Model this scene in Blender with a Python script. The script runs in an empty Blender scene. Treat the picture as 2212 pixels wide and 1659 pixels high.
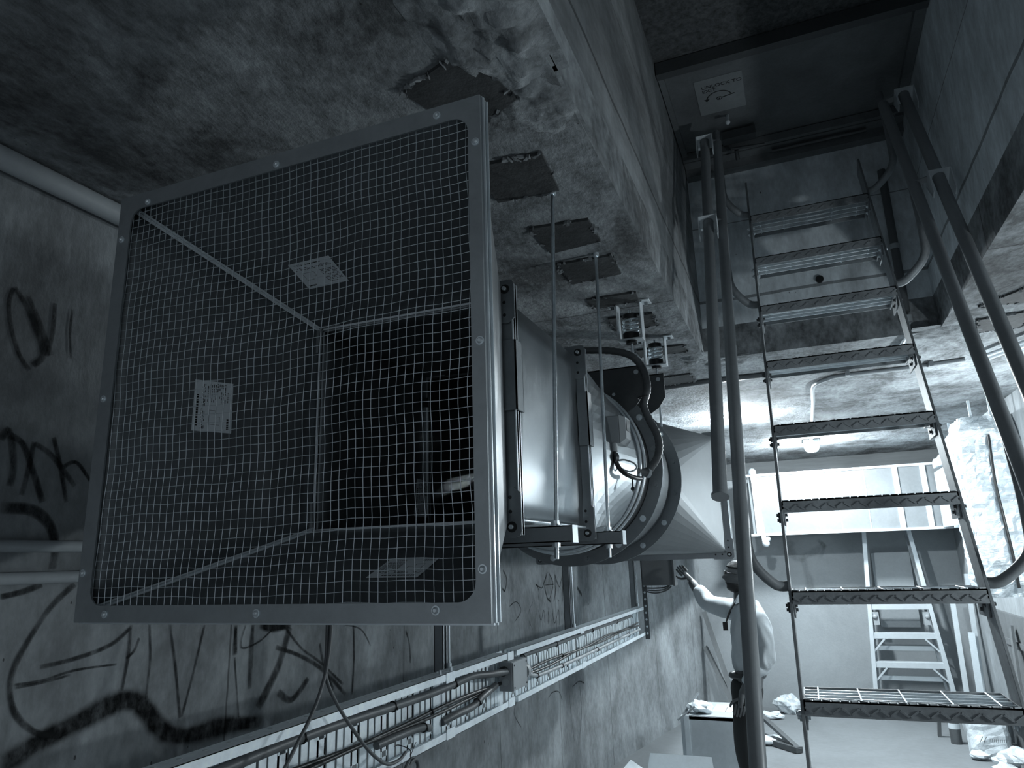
import bpy, math, random
from mathutils import Vector, Matrix, noise as mnoise
random.seed(7)
sc = bpy.context.scene
# ---------------------------------------------------------------- camera
cam_d = bpy.data.cameras.new('camera'); cam = bpy.data.objects.new('camera', cam_d); sc.collection.objects.link(cam)
cam_d.sensor_fit = 'HORIZONTAL'; cam_d.sensor_width = 36.0; cam_d.lens = 24.7754; cam_d.clip_start = 0.02
CR = ((0.926042, 0.119346, 0.358054), (0.376135, -0.213580, -0.901613), (-0.031131, 0.969608, -0.242674))
mw = Matrix(CR).to_4x4(); mw.translation = Vector((0, 0, 1.85)); cam.matrix_world = mw
sc.camera = cam
# ---------------------------------------------------------------- world and exposure
w = bpy.data.worlds.new('world'); sc.world = w; w.use_nodes = True
w.node_tree.nodes['Background'].inputs[0].default_value = (0.55, 0.62, 0.68, 1); w.node_tree.nodes['Background'].inputs[1].default_value = 0.56   # added ambient fill, let in by leaving off the wall behind the camera
sc.view_settings.view_transform = 'Standard'; sc.view_settings.look = 'None'; sc.view_settings.gamma = 1.0
sc.view_settings.use_curve_mapping = False; sc.view_settings.exposure = 0.42
LAMP_FAR = 860.0      # bulkhead lamp deep in the room (emission strength of its diffuser)
FILL_DUCT = 1700.0   # added fill lamp, hidden above the space between duct and ladder
FILL_SIDE = 250.0   # added fill lamps on the right wall, unseen, out of the frame
FILL_NEAR = 9.0     # added weak fill lamp on the ceiling behind the camera, unseen
TINT = (0.86, 0.955, 1.0)
# ---------------------------------------------------------------- materials
def g(v, t=1.0):
    return (v * (1 - t * .10), v * (1 - t * .02), v * (1 + t * .03), 1)
class N:
    def __init__(s, name):
        s.m = bpy.data.materials.new(name); s.m.use_nodes = True; s.t = s.m.node_tree; s.n = s.t.nodes
        s.b = s.n['Principled BSDF']; s.o = s.n['Material Output']
    def a(s, typ, **k):
        n = s.n.new(typ)
        for q, v in k.items(): setattr(n, q, v)
        return n
    def l(s, x, y): s.t.links.new(x, y)
    def math(s, op, x, y=None, z=None):
        n = s.a('ShaderNodeMath', operation=op)
        for i, v in enumerate((x, y, z)):
            if v is None: continue
            if isinstance(v, (int, float)): n.inputs[i].default_value = v
            else: s.l(v, n.inputs[i])
        return n.outputs[0]
    def pos(s, stretch=(1, 1, 1)):
        p = s.a('ShaderNodeNewGeometry'); m = s.a('ShaderNodeVectorMath', operation='MULTIPLY'); m.inputs[1].default_value = stretch
        s.l(p.outputs['Position'], m.inputs[0]); return m.outputs[0]
    def noise(s, scale, stretch=(1, 1, 1), detail=6, rough=.6, dist=0):
        n = s.a('ShaderNodeTexNoise'); n.inputs['Scale'].default_value = scale; n.inputs['Detail'].default_value = detail
        n.inputs['Roughness'].default_value = rough; n.inputs['Distortion'].default_value = dist
        s.l(s.pos(stretch), n.inputs['Vector']); return n.outputs['Fac']
    def ramp(s, x, stops):
        r = s.a('ShaderNodeValToRGB'); e = r.color_ramp.elements
        while len(e) < len(stops): e.new(.5)
        for q, (p, c) in zip(e, stops): q.position = p; q.color = c if isinstance(c, tuple) else (c, c, c, 1)
        s.l(x, r.inputs[0]); return r.outputs[0]
def surf(name, base, var=.3, scale=2.0, fine=25, rough=.85, metal=0.0, bump=.15, bscale=60, stretch=(1, 1, 1), seams=(), pits=0, blot=0, rvar=0, spec=.5, streak=0, tint=1.0, lo=.35, hi=.65):
    s = N(name)
    a_ = s.noise(scale, stretch, 8, .65, .4); f = s.noise(fine, stretch, 4, .6)
    mix = s.math('ADD', s.math('MULTIPLY', a_, .72), s.math('MULTIPLY', f, .28))
    col = s.ramp(mix, [(lo, g(base * (1 - var), tint)), (hi, g(base * (1 + var), tint))])
    def mul(c, fac):
        m = s.a('ShaderNodeMix', data_type='RGBA', blend_type='MULTIPLY'); m.inputs[0].default_value = 1
        s.l(c, m.inputs[6]); s.l(fac, m.inputs[7]); return m.outputs[2]
    hgt = s.noise(bscale, stretch, 5, .6)
    if blot:
        b = s.noise(.9, (1, 1, 1), 5, .7, 1.2); col = mul(col, s.ramp(b, [(.36, 1 - blot), (.58, 1.0)]))
    if streak:
        k = s.noise(7, (1, 1, .12) if stretch[2] >= 1 else stretch, 6, .75); col = mul(col, s.ramp(k, [(.35, 1 - streak), (.6, 1.0)]))
    if pits:
        v = s.a('ShaderNodeTexVoronoi'); v.inputs['Scale'].default_value = 16; s.l(s.pos(stretch), v.inputs['Vector'])
        r = s.a('ShaderNodeTexNoise'); r.inputs['Scale'].default_value = 5; s.l(s.pos(), r.inputs['Vector'])
        th = s.math('MULTIPLY', s.math('SUBTRACT', r.outputs['Fac'], .42), .28 * pits)
        pk = s.math('LESS_THAN', v.outputs['Distance'], th); inv = s.math('SUBTRACT', 1.0, s.math('MULTIPLY', pk, .75)); col = mul(col, inv)
    for (ax, sp, off, wd) in seams:
        sep = s.a('ShaderNodeSeparateXYZ'); s.l(s.pos(), sep.inputs[0])
        wob = s.math('MULTIPLY', s.math('SUBTRACT', s.noise(3, (1, 1, 1), 3), .5), .03)
        u = s.math('DIVIDE', s.math('ADD', s.math('ADD', sep.outputs[ax], off), wob), sp); fr = s.math('FRACT', u)
        ln = s.math('LESS_THAN', fr, wd / sp); inv = s.math('SUBTRACT', 1.0, s.math('MULTIPLY', ln, .6)); col = mul(col, inv)
    s.l(col, s.b.inputs['Base Color'])
    s.b.inputs['Metallic'].default_value = metal
    s.b.inputs['Specular IOR Level'].default_value = spec
    if rvar:
        s.l(s.math('ADD', s.math('MULTIPLY', s.math('SUBTRACT', f, .5), rvar), rough), s.b.inputs['Roughness'])
    else: s.b.inputs['Roughness'].default_value = rough
    if bump:
        bp = s.a('ShaderNodeBump'); bp.inputs['Strength'].default_value = bump; bp.inputs['Distance'].default_value = .01
        s.l(hgt, bp.inputs['Height']); s.l(bp.outputs[0], s.b.inputs['Normal'])
    return s.m
def emit(name, strength, col=TINT):
    s = N(name); s.b.inputs['Base Color'].default_value = (.8, .8, .8, 1); s.b.inputs['Emission Color'].default_value = (*col, 1); s.b.inputs['Emission Strength'].default_value = strength; return s.m
def paint(name, v, dens=.8, soft=0):
    s = N(name); s.b.inputs['Base Color'].default_value = g(v); s.b.inputs['Roughness'].default_value = 1.0; s.b.inputs['Specular IOR Level'].default_value = 0.0
    at = s.a('ShaderNodeAttribute', attribute_name='edge'); tr = s.a('ShaderNodeBsdfTransparent'); mx = s.a('ShaderNodeMixShader')
    nz = s.noise(26, (1, 1, .5), 5, .75); nn = s.ramp(nz, [(.34, .35), (.6, 1.0)])
    e = s.math('POWER', at.outputs['Fac'], 1.6 if soft else .5)
    s.l(s.math('MULTIPLY', s.math('MULTIPLY', e, nn), dens), mx.inputs[0]); s.l(tr.outputs[0], mx.inputs[1]); s.l(s.b.outputs[0], mx.inputs[2]); s.l(mx.outputs[0], s.o.inputs[0]); return s.m
M = {}
M['ceil'] = surf('ceiling_concrete', .28, .62, 2.6, 26, .9, bump=.55, bscale=34, stretch=(1.5, 1, 1), pits=.9, blot=.45, lo=.40, hi=.62, seams=((1, 3.0, -6.15 + 3.0, .012),))
M['wall'] = surf('wall_concrete', .275, .34, 2.2, 34, .88, bump=.3, bscale=40, stretch=(1, 1, .55), pits=1.1, streak=.22, blot=.28, lo=.38, hi=.62, seams=((1, 1.21, -.88, .008),))
M['wallb'] = surf('back_wall_paint', .28, .10, 1.2, 40, .8, bump=.15, bscale=60, blot=.12)
M['wallr'] = surf('right_wall_concrete', .28, .22, 2.0, 30, .85, bump=.25, bscale=40, stretch=(1, 1, .3), streak=.25)
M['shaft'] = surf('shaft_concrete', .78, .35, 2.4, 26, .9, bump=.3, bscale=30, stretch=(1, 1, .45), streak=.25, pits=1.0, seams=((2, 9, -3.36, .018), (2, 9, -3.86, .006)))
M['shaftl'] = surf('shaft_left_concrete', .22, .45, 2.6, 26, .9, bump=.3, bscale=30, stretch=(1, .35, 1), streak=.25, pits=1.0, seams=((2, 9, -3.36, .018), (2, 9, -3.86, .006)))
M['shadeband'] = surf('shade_band_concrete', .09, .3, 3, 30, .9, bump=.3, bscale=30, stretch=(.12, 1, 1))  # board-marked grain; the dark tone is shade put into the colour
M['floor'] = surf('floor_concrete', .18, .13, .8, 18, .75, bump=.12, bscale=30, blot=.12)
M['spall'] = surf('spalled_concrete', .24, .6, 9, 45, .95, bump=.9, bscale=22)
M['galv'] = surf('galvanised_steel', .36, .10, 5, 90, .38, 1.0, bump=.03, bscale=200, rvar=.25)
M['galvd'] = surf('dull_galvanised_steel', .32, .16, 6, 80, .50, .8, bump=.05, bscale=150, rvar=.2)
M['frame'] = surf('intake_frame_steel', .42, .14, 7, 60, .5, .7, bump=.04, bscale=150, rvar=.2)
M['fan'] = surf('fan_steel', .28, .12, 5, 60, .42, .75, bump=.04, bscale=120, rvar=.2)
M['zinc'] = surf('zinc_bright', .85, .1, 12, 80, .35, .6, bump=0)
M['seam'] = surf('bright_seam_steel', .85, .1, 12, 80, .5, .3, bump=0)
M['rod'] = surf('threaded_rod', .85, .2, 12, 80, .3, 1.0, bump=0)
M['wire'] = surf('mesh_wire', .85, .1, 30, 80, .42, .8, bump=0)
M['tray'] = surf('tray_steel', .95, .12, 16, 90, .5, .3, bump=.03, rvar=.1)
M['dark'] = surf('dark_steel', .10, .15, 5, 60, .5, .4, bump=.06, bscale=90)
M['tread'] = surf('tread_steel', .27, .25, 9, 60, .6, .35, bump=.1, bscale=80)
M['bar'] = surf('grating_bar', .75, .15, 20, 80, .45, .5, bump=0)
M['tube'] = surf('painted_rail', .26, .12, 4, 60, .42, .0, bump=.03, bscale=80)
M['rust'] = surf('old_steel_plate', .055, .35, 9, 50, .8, .2, bump=.4, bscale=30)
M['flake'] = surf('plate_edge_flakes', .20, .5, 22, 50, .9, .1, bump=.6, bscale=30)
M['lid'] = surf('hatch_steel', .17, .25, 4, 60, .6, .3, bump=.08)
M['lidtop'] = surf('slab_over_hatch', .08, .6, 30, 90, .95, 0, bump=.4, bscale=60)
M['sign'] = surf('sign_plate', .24, .12, 8, 40, .6, 0, bump=0)
M['print'] = surf('sign_print', .02, .1, 8, 40, .6, 0, bump=0)
M['sticker'] = surf('sticker_paper', .92, .05, 9, 60, .6, 0, bump=0)
M['pale'] = surf('pale_paint', .62, .06, 8, 60, .45, 0, bump=0)
M['pvc'] = surf('grey_conduit', .11, .08, 8, 60, .45, 0, bump=0)
M['pvcl'] = surf('light_conduit', .36, .08, 8, 60, .5, 0, bump=0)
M['black'] = surf('black_plastic', .015, .1, 8, 60, .4, 0, bump=0)
M['boxg'] = surf('grey_enclosure', .30, .06, 8, 60, .5, 0, bump=0)
M['pipe'] = surf('wall_pipe', .42, .08, 8, 60, .5, 0, bump=0)
M['alu'] = surf('aluminium', .60, .06, 8, 60, .42, .35, bump=0)
M['foil'] = surf('foil_insulation', .85, .12, 8, 50, .32, .5, bump=1.0, bscale=48, stretch=(.5, .5, 1.4))
M['foild'] = surf('duct_sheet', .25, .10, 2.5, 40, .5, .45, bump=.10, bscale=12, rvar=.15)
M['ductback'] = surf('back_duct_sheet', .18, .16, 2.0, 30, .6, .1, bump=.15, bscale=9, rvar=.15)
M['boxsheet'] = surf('dull_box_sheet', .48, .12, 3, 30, .5, .3, bump=.1, bscale=14)
M['strap'] = surf('foil_tape', .85, .06, 9, 60, .35, .6, bump=.1)
M['wood'] = surf('weathered_wood', .11, .2, 5, 50, .8, 0, bump=.2, stretch=(1, 1, .2))
M['card'] = surf('cardboard', .62, .08, 5, 50, .8, 0, bump=.05)
M['paper'] = surf('paper', .85, .03, 5, 50, .7, 0, bump=0)
M['plasticbag'] = surf('pale_sheet', .62, .14, 14, 40, .4, 0, bump=.8, bscale=18)
M['shirt'] = surf('shirt_cloth', .5, .05, 9, 50, .8, 0, bump=.25, bscale=12)
M['pants'] = surf('trouser_cloth', .022, .1, 9, 50, .8, 0, bump=.1)
M['skin'] = surf('skin', .11, .05, 9, 60, .5, 0, bump=0, tint=.7)
M['hair'] = surf('hair', .018, .1, 30, 80, .6, 0, bump=.2)
M['belt'] = surf('belt_leather', .05, .1, 9, 60, .4, 0, bump=0)
M['spray'] = paint('spray_paint_black', .012, .92, 1)
M['marker'] = paint('marker_paint_dark', .025, .80)
M['faint'] = paint('faint_stain', .10, .22, 1)
M['lampfar'] = emit('lamp_diffuser_far', LAMP_FAR)
M['fillduct'] = emit('fill_diffuser_duct', FILL_DUCT)
M['fillside'] = emit('fill_diffuser_side', FILL_SIDE)
M['fillnear'] = emit('fill_diffuser_near', FILL_NEAR)
# ---------------------------------------------------------------- mesh builder
V = Vector
class MB:
    def __init__(s): s.v = []; s.f = []; s.mi = []; s.sm = []; s.mats = []
    def mid(s, m):
        if m is None: return -1
        if m not in s.mats: s.mats.append(m)
        return s.mats.index(m)
    def add(s, vs, fs, mat=None, smooth=False):
        o = len(s.v); s.v += [tuple(v) for v in vs]
        for f in fs: s.f.append(tuple(i + o for i in f)); s.mi.append(s.mid(mat)); s.sm.append(smooth)
        return s
    def hexa(s, p, mat=None):       # 8 points: bottom loop 4, top loop 4
        return s.add(p, [(3, 2, 1, 0), (4, 5, 6, 7), (0, 1, 5, 4), (1, 2, 6, 5), (2, 3, 7, 6), (3, 0, 4, 7)], mat)
    def box(s, a, b, mat=None):
        x0, x1 = sorted((a[0], b[0])); y0, y1 = sorted((a[1], b[1])); z0, z1 = sorted((a[2], b[2]))
        return s.hexa([(x0, y0, z0), (x1, y0, z0), (x1, y1, z0), (x0, y1, z0), (x0, y0, z1), (x1, y0, z1), (x1, y1, z1), (x0, y1, z1)], mat)
    def obox(s, c, ax, half, mat=None):   # oriented box: centre, 3 axes, half sizes
        c = V(c); X, Y, Z = [V(a).normalized() * h for a, h in zip(ax, half)]
        return s.hexa([c - X - Y - Z, c + X - Y - Z, c + X + Y - Z, c - X + Y - Z, c - X - Y + Z, c + X - Y + Z, c + X + Y + Z, c - X + Y + Z], mat)
    def bar(s, p, q, w, h, up=(0, 0, 1), mat=None):
        p, q = V(p), V(q); d = q - p; up = V(up)
        if abs(d.normalized().dot(up)) > .95: up = V((0, 1, 0))
        side = d.cross(up).normalized(); u2 = side.cross(d).normalized()
        return s.obox((p + q) / 2, (d, side, u2), (d.length / 2, w / 2, h / 2), mat)
    def tube(s, pts, r, seg=12, mat=None, caps=True, closed=False, smooth=True):
        pts = [V(p) for p in pts]; n = len(pts); rs = r if isinstance(r, (list, tuple)) else [r] * n
        d0 = (pts[1] - pts[0]).normalized(); up = V((0, 0, 1)) if abs(d0.z) < .9 else V((0, 1, 0))
        u = d0.cross(up).normalized(); vs = []; fs = []
        for i, p in enumerate(pts):
            if closed: d = (pts[(i + 1) % n] - pts[i - 1]).normalized()
            else: d = (pts[min(i + 1, n - 1)] - pts[max(i - 1, 0)]).normalized()
            u = (u - d * u.dot(d)).normalized(); v = d.cross(u)
            for k in range(seg):
                a = 2 * math.pi * k / seg; vs.append(p + (u * math.cos(a) + v * math.sin(a)) * rs[i])
        m = n if closed else n - 1
        for i in range(m):
            for k in range(seg):
                a = i * seg + k; b = i * seg + (k + 1) % seg; c = ((i + 1) % n) * seg + (k + 1) % seg; d_ = ((i + 1) % n) * seg + k
                fs.append((a, b, c, d_))
        s.add(vs, fs, mat, smooth)
        if caps and not closed:
            s.add([vs[k] for k in range(seg)], [tuple(range(seg))[::-1]], mat); s.add([vs[(n - 1) * seg + k] for k in range(seg)], [tuple(range(seg))], mat)
        return s
    def cyl(s, p, q, r, seg=16, mat=None, r2=None): return s.tube([p, q], [r, r if r2 is None else r2], seg, mat)
    def ball(s, c, r, mat=None, seg=12, sc=(1, 1, 1)):
        c = V(c); vs = []; fs = []; n = seg; h = seg // 2
        for i in range(h + 1):
            t = math.pi * i / h
            for k in range(n):
                a = 2 * math.pi * k / n; vs.append(c + V((r * sc[0] * math.sin(t) * math.cos(a), r * sc[1] * math.sin(t) * math.sin(a), r * sc[2] * math.cos(t))))
        for i in range(h):
            for k in range(n): fs.append((i * n + k, (i + 1) * n + k, (i + 1) * n + (k + 1) % n, i * n + (k + 1) % n))
        return s.add(vs, fs, mat, True)
    def plate(s, poly, nrm, th, mat=None):   # polygon (convex or not) extruded along nrm
        n = len(poly); d = V(nrm).normalized() * th; vs = [V(p) for p in poly] + [V(p) + d for p in poly]
        return s.add(vs, [tuple(range(n))[::-1], tuple(range(n, 2 * n))] + [(i, (i + 1) % n, n + (i + 1) % n, n + i) for i in range(n)], mat)
    def annulus(s, c, ax, r0, r1, th, seg=64, mat=None):  # disc ring about axis Y
        vs = []; fs = []
        for k in range(seg):
            a = 2 * math.pi * k / seg; ca, sa = math.cos(a), math.sin(a)
            for (r, y) in ((r0, 0), (r1, 0), (r1, th), (r0, th)): vs.append((c[0] + r * ca, c[1] + y, c[2] + r * sa))
        for k in range(seg):
            o = k * 4; p = ((k + 1) % seg) * 4
            for j in range(4): fs.append((o + j, o + (j + 1) % 4, p + (j + 1) % 4, p + j))
        return s.add(vs, fs, mat)
    def build(s, name, mat, parent=None, bevel=0, label=None, subsurf=0, solid=0, autosmooth=False, base=True):
        me = bpy.data.meshes.new(name); vs = [V(v) for v in s.v]
        lo = V([min(v[i] for v in vs) for i in range(3)]); hi = V([max(v[i] for v in vs) for i in range(3)])
        org = V(((lo.x + hi.x) / 2, (lo.y + hi.y) / 2, lo.z))
        me.from_pydata([v - org for v in vs], [], s.f)
        mats = [mat] + [m for m in s.mats if m != mat]
        for m in mats: me.materials.append(M[m])
        for p, i, q in zip(me.polygons, s.mi, s.sm): p.material_index = 0 if i < 0 else mats.index(s.mats[i]); p.use_smooth = q
        me.validate(); me.update()
        o = bpy.data.objects.new(name, me); sc.collection.objects.link(o); o.location = org
        if parent is not None: put(o, parent)
        if solid: md = o.modifiers.new('sheet', 'SOLIDIFY'); md.thickness = solid; md.offset = 0
        if bevel: md = o.modifiers.new('edge', 'BEVEL'); md.width = bevel; md.segments = 2; md.limit_method = 'ANGLE'
        if subsurf: md = o.modifiers.new('sub', 'SUBSURF'); md.levels = subsurf; md.render_levels = subsurf
        if label: o['label'] = label
        return o
def wloc(o):
    p = V(o.location)
    while o.parent: o = o.parent; p += o.location
    return p
def put(o, parent):
    o.parent = parent; o.location = V(o.location) - wloc(parent)
def tag(o, label, cat, group=None, kind=None):
    if label: o['label'] = label
    if cat: o['category'] = cat
    if group: o['group'] = group
    if kind: o['kind'] = kind
    return o
def thing(name, loc, label, cat, group=None):
    o = bpy.data.objects.new(name, None); sc.collection.objects.link(o); o.location = loc; o.empty_display_size = .05
    return tag(o, label, cat, group)
def struct(mb, name, mat, **k):
    o = mb.build(name, mat, **k); o['kind'] = 'structure'; return o
def kids(o): return [c for c in bpy.data.objects if c.parent is o]
def dup(o, delta, label=None, parent=None):
    c = o.copy(); sc.collection.objects.link(c)
    if parent is None: c.location = V(o.location) + V(delta)
    else: c.parent = parent
    if label: c['label'] = label
    for ch in kids(o): dup(ch, (0, 0, 0), None, c)
    return c
def spline(pts, n=8, closed=False):
    pts = [V(p) for p in pts]; out = []; m = len(pts)
    rng = range(m) if closed else range(m - 1)
    for i in rng:
        p0 = pts[(i - 1) % m] if closed or i > 0 else pts[0]; p1 = pts[i]; p2 = pts[(i + 1) % m]; p3 = pts[(i + 2) % m] if closed or i < m - 2 else pts[-1]
        for k in range(n):
            t = k / n; out.append(.5 * ((2 * p1) + (-p0 + p2) * t + (2 * p0 - 5 * p1 + 4 * p2 - p3) * t * t + (-p0 + 3 * p1 - 3 * p2 + p3) * t ** 3))
    if not closed: out.append(pts[-1])
    return out
# ================================================================ SETTING
XL, XR, YB, YN, ZC, ZH = -1.95, 1.64, 9.83, -2.0, 3.0, 4.3
HX0, HX1, HY0, HY1 = -.43, .82, .9, 4.30
XLB = -1.34
def prism_wall(name, poly, z0, z1, mat):
    mb = MB(); mb.plate([(x, y, z0) for x, y in poly], (0, 0, 1), z1 - z0); return struct(mb, name, mat)
prism_wall('floor', [(XL - .2, YN - .2), (XR + .2, YN - .2), (XR + .2, YB + .2), (XL - .2, YB + .2)], -.15, 0, 'floor')
prism_wall('wall_left', [(XL, YN), (XL, 6.45), (XLB, YB), (XLB, YB + .15), (XL - .2, YB + .15), (XL - .2, YN)], 0, ZC, 'wall')
prism_wall('wall_back', [(XLB, YB), (XR, YB), (XR, YB + .15), (XLB, YB + .15)], 0, ZC, 'wallb')
prism_wall('wall_right', [(XR, YN), (XR + .15, YN), (XR + .15, YB + .15), (XR, YB + .15)], 0, ZC, 'wallr')
mb = MB()
for (x0, x1, y0, y1) in ((XL - .2, HX0, YN - .15, YB + .15), (HX1, XR + .15, YN - .15, YB + .15), (HX0, HX1, YN - .15, HY0), (HX0, HX1, HY1, YB + .15)):
    mb.box((x0, y0, ZC), (x1, y1, ZC + .2))
struct(mb, 'ceiling', 'ceil')
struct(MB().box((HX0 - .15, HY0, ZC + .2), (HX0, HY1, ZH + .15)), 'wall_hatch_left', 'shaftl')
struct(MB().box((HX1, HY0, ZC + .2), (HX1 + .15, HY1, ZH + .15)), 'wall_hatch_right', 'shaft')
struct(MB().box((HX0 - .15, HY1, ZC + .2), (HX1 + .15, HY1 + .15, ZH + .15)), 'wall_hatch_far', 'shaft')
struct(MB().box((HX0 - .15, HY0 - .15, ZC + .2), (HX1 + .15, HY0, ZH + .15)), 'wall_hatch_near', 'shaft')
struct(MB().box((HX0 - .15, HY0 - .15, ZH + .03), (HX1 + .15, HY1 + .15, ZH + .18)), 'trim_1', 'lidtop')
struct(MB().box((XLB, YB - .03, 2.79), (XR, YB, ZC)), 'trim_20', 'shadeband')  # added dark board standing in for the shaded wall above the back duct
# ragged concrete along the shaft edge and at the shaft corner
def crust(name, cx, cy, rx, ry, z, amp, n=26, seed=0, mat='spall', down=1, wob=.5):
    mb = MB(); vs = []; fs = []
    for j in range(n + 1):
        for i in range(n + 1):
            u = i / n * 2 - 1; v = j / n * 2 - 1
            x = cx + u * rx; y = cy + v * ry; d = math.sqrt(u * u + v * v)
            d += wob * mnoise.noise(V((x * 5 + seed, y * 5, seed)))
            k = max(0, 1 - d); k = min(1, k * 2.2)
            h = (abs(mnoise.noise(V((x * 13, y * 13, seed)))) * 1.2 + .5 * abs(mnoise.noise(V((x * 34, y * 34, seed + 3)))) + .25) * amp * k
            vs.append((x, y, z + .004 - down * h if k > 0 else z + .006))
    for j in range(n):
        for i in range(n):
            a = j * (n + 1) + i; fs.append((a, a + n + 1, a + n + 2, a + 1))
    mb.add(vs, fs, None, True); return mb
tn = 2
for (cx, cy, rx, ry, amp, sd) in ((-.53, 1.17, .14, .26, .045, 1), (-.51, 1.55, .09, .18, .018, 4), (-.49, 4.26, .10, .13, .03, 9), (.88, 4.35, .2, .14, .025, 11), (-.33, 4.42, .16, .13, .022, 13)):
    o = struct(crust('x', cx, cy, rx, ry, ZC, amp, seed=sd), 'trim_%d' % tn, 'spall'); tn += 1
# ================================================================ MARKS ON THE WALLS (paint, part of the wall)
def strokes(name, lst, wallname, nrm, mat):
    """each stroke: (points on the wall, width in metres) laid as a thin film of paint"""
    vs = []; fs = []; ed = []; nrm = V(nrm)
    for si, (pts, wd) in enumerate(lst):
        p = spline(pts, 6); o = len(vs); n = len(p)
        for i, q in enumerate(p):
            d = (p[min(i + 1, n - 1)] - p[max(i - 1, 0)]); d = d - nrm * d.dot(nrm)
            sd = d.normalized().cross(nrm); off = nrm * (.002 + .0002 * (si % 9))
            e = min(1, min(i, n - 1 - i) / 2.0 + .25); k = wd / 2 * (.85 + .3 * mnoise.noise(q * 9))
            for t, a in ((-1, 0), (-.45, 1), (.45, 1), (1, 0)): vs.append(q + sd * k * t + off); ed.append(a * e)
        for i in range(n - 1):
            for j in range(3): a = o + i * 4 + j; fs.append((a, a + 1, a + 5, a + 4))
    me = bpy.data.meshes.new(name); c = sum(vs, V()) / len(vs); me.from_pydata([v - c for v in vs], [], fs)
    at = me.attributes.new('edge', 'FLOAT', 'POINT')
    for i, e in enumerate(ed): at.data[i].value = e
    me.materials.append(M[mat]); ob = bpy.data.objects.new(name, me); sc.collection.objects.link(ob); ob.location = c
    put(ob, bpy.data.objects[wallname]); return ob
W = .0011
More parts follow.
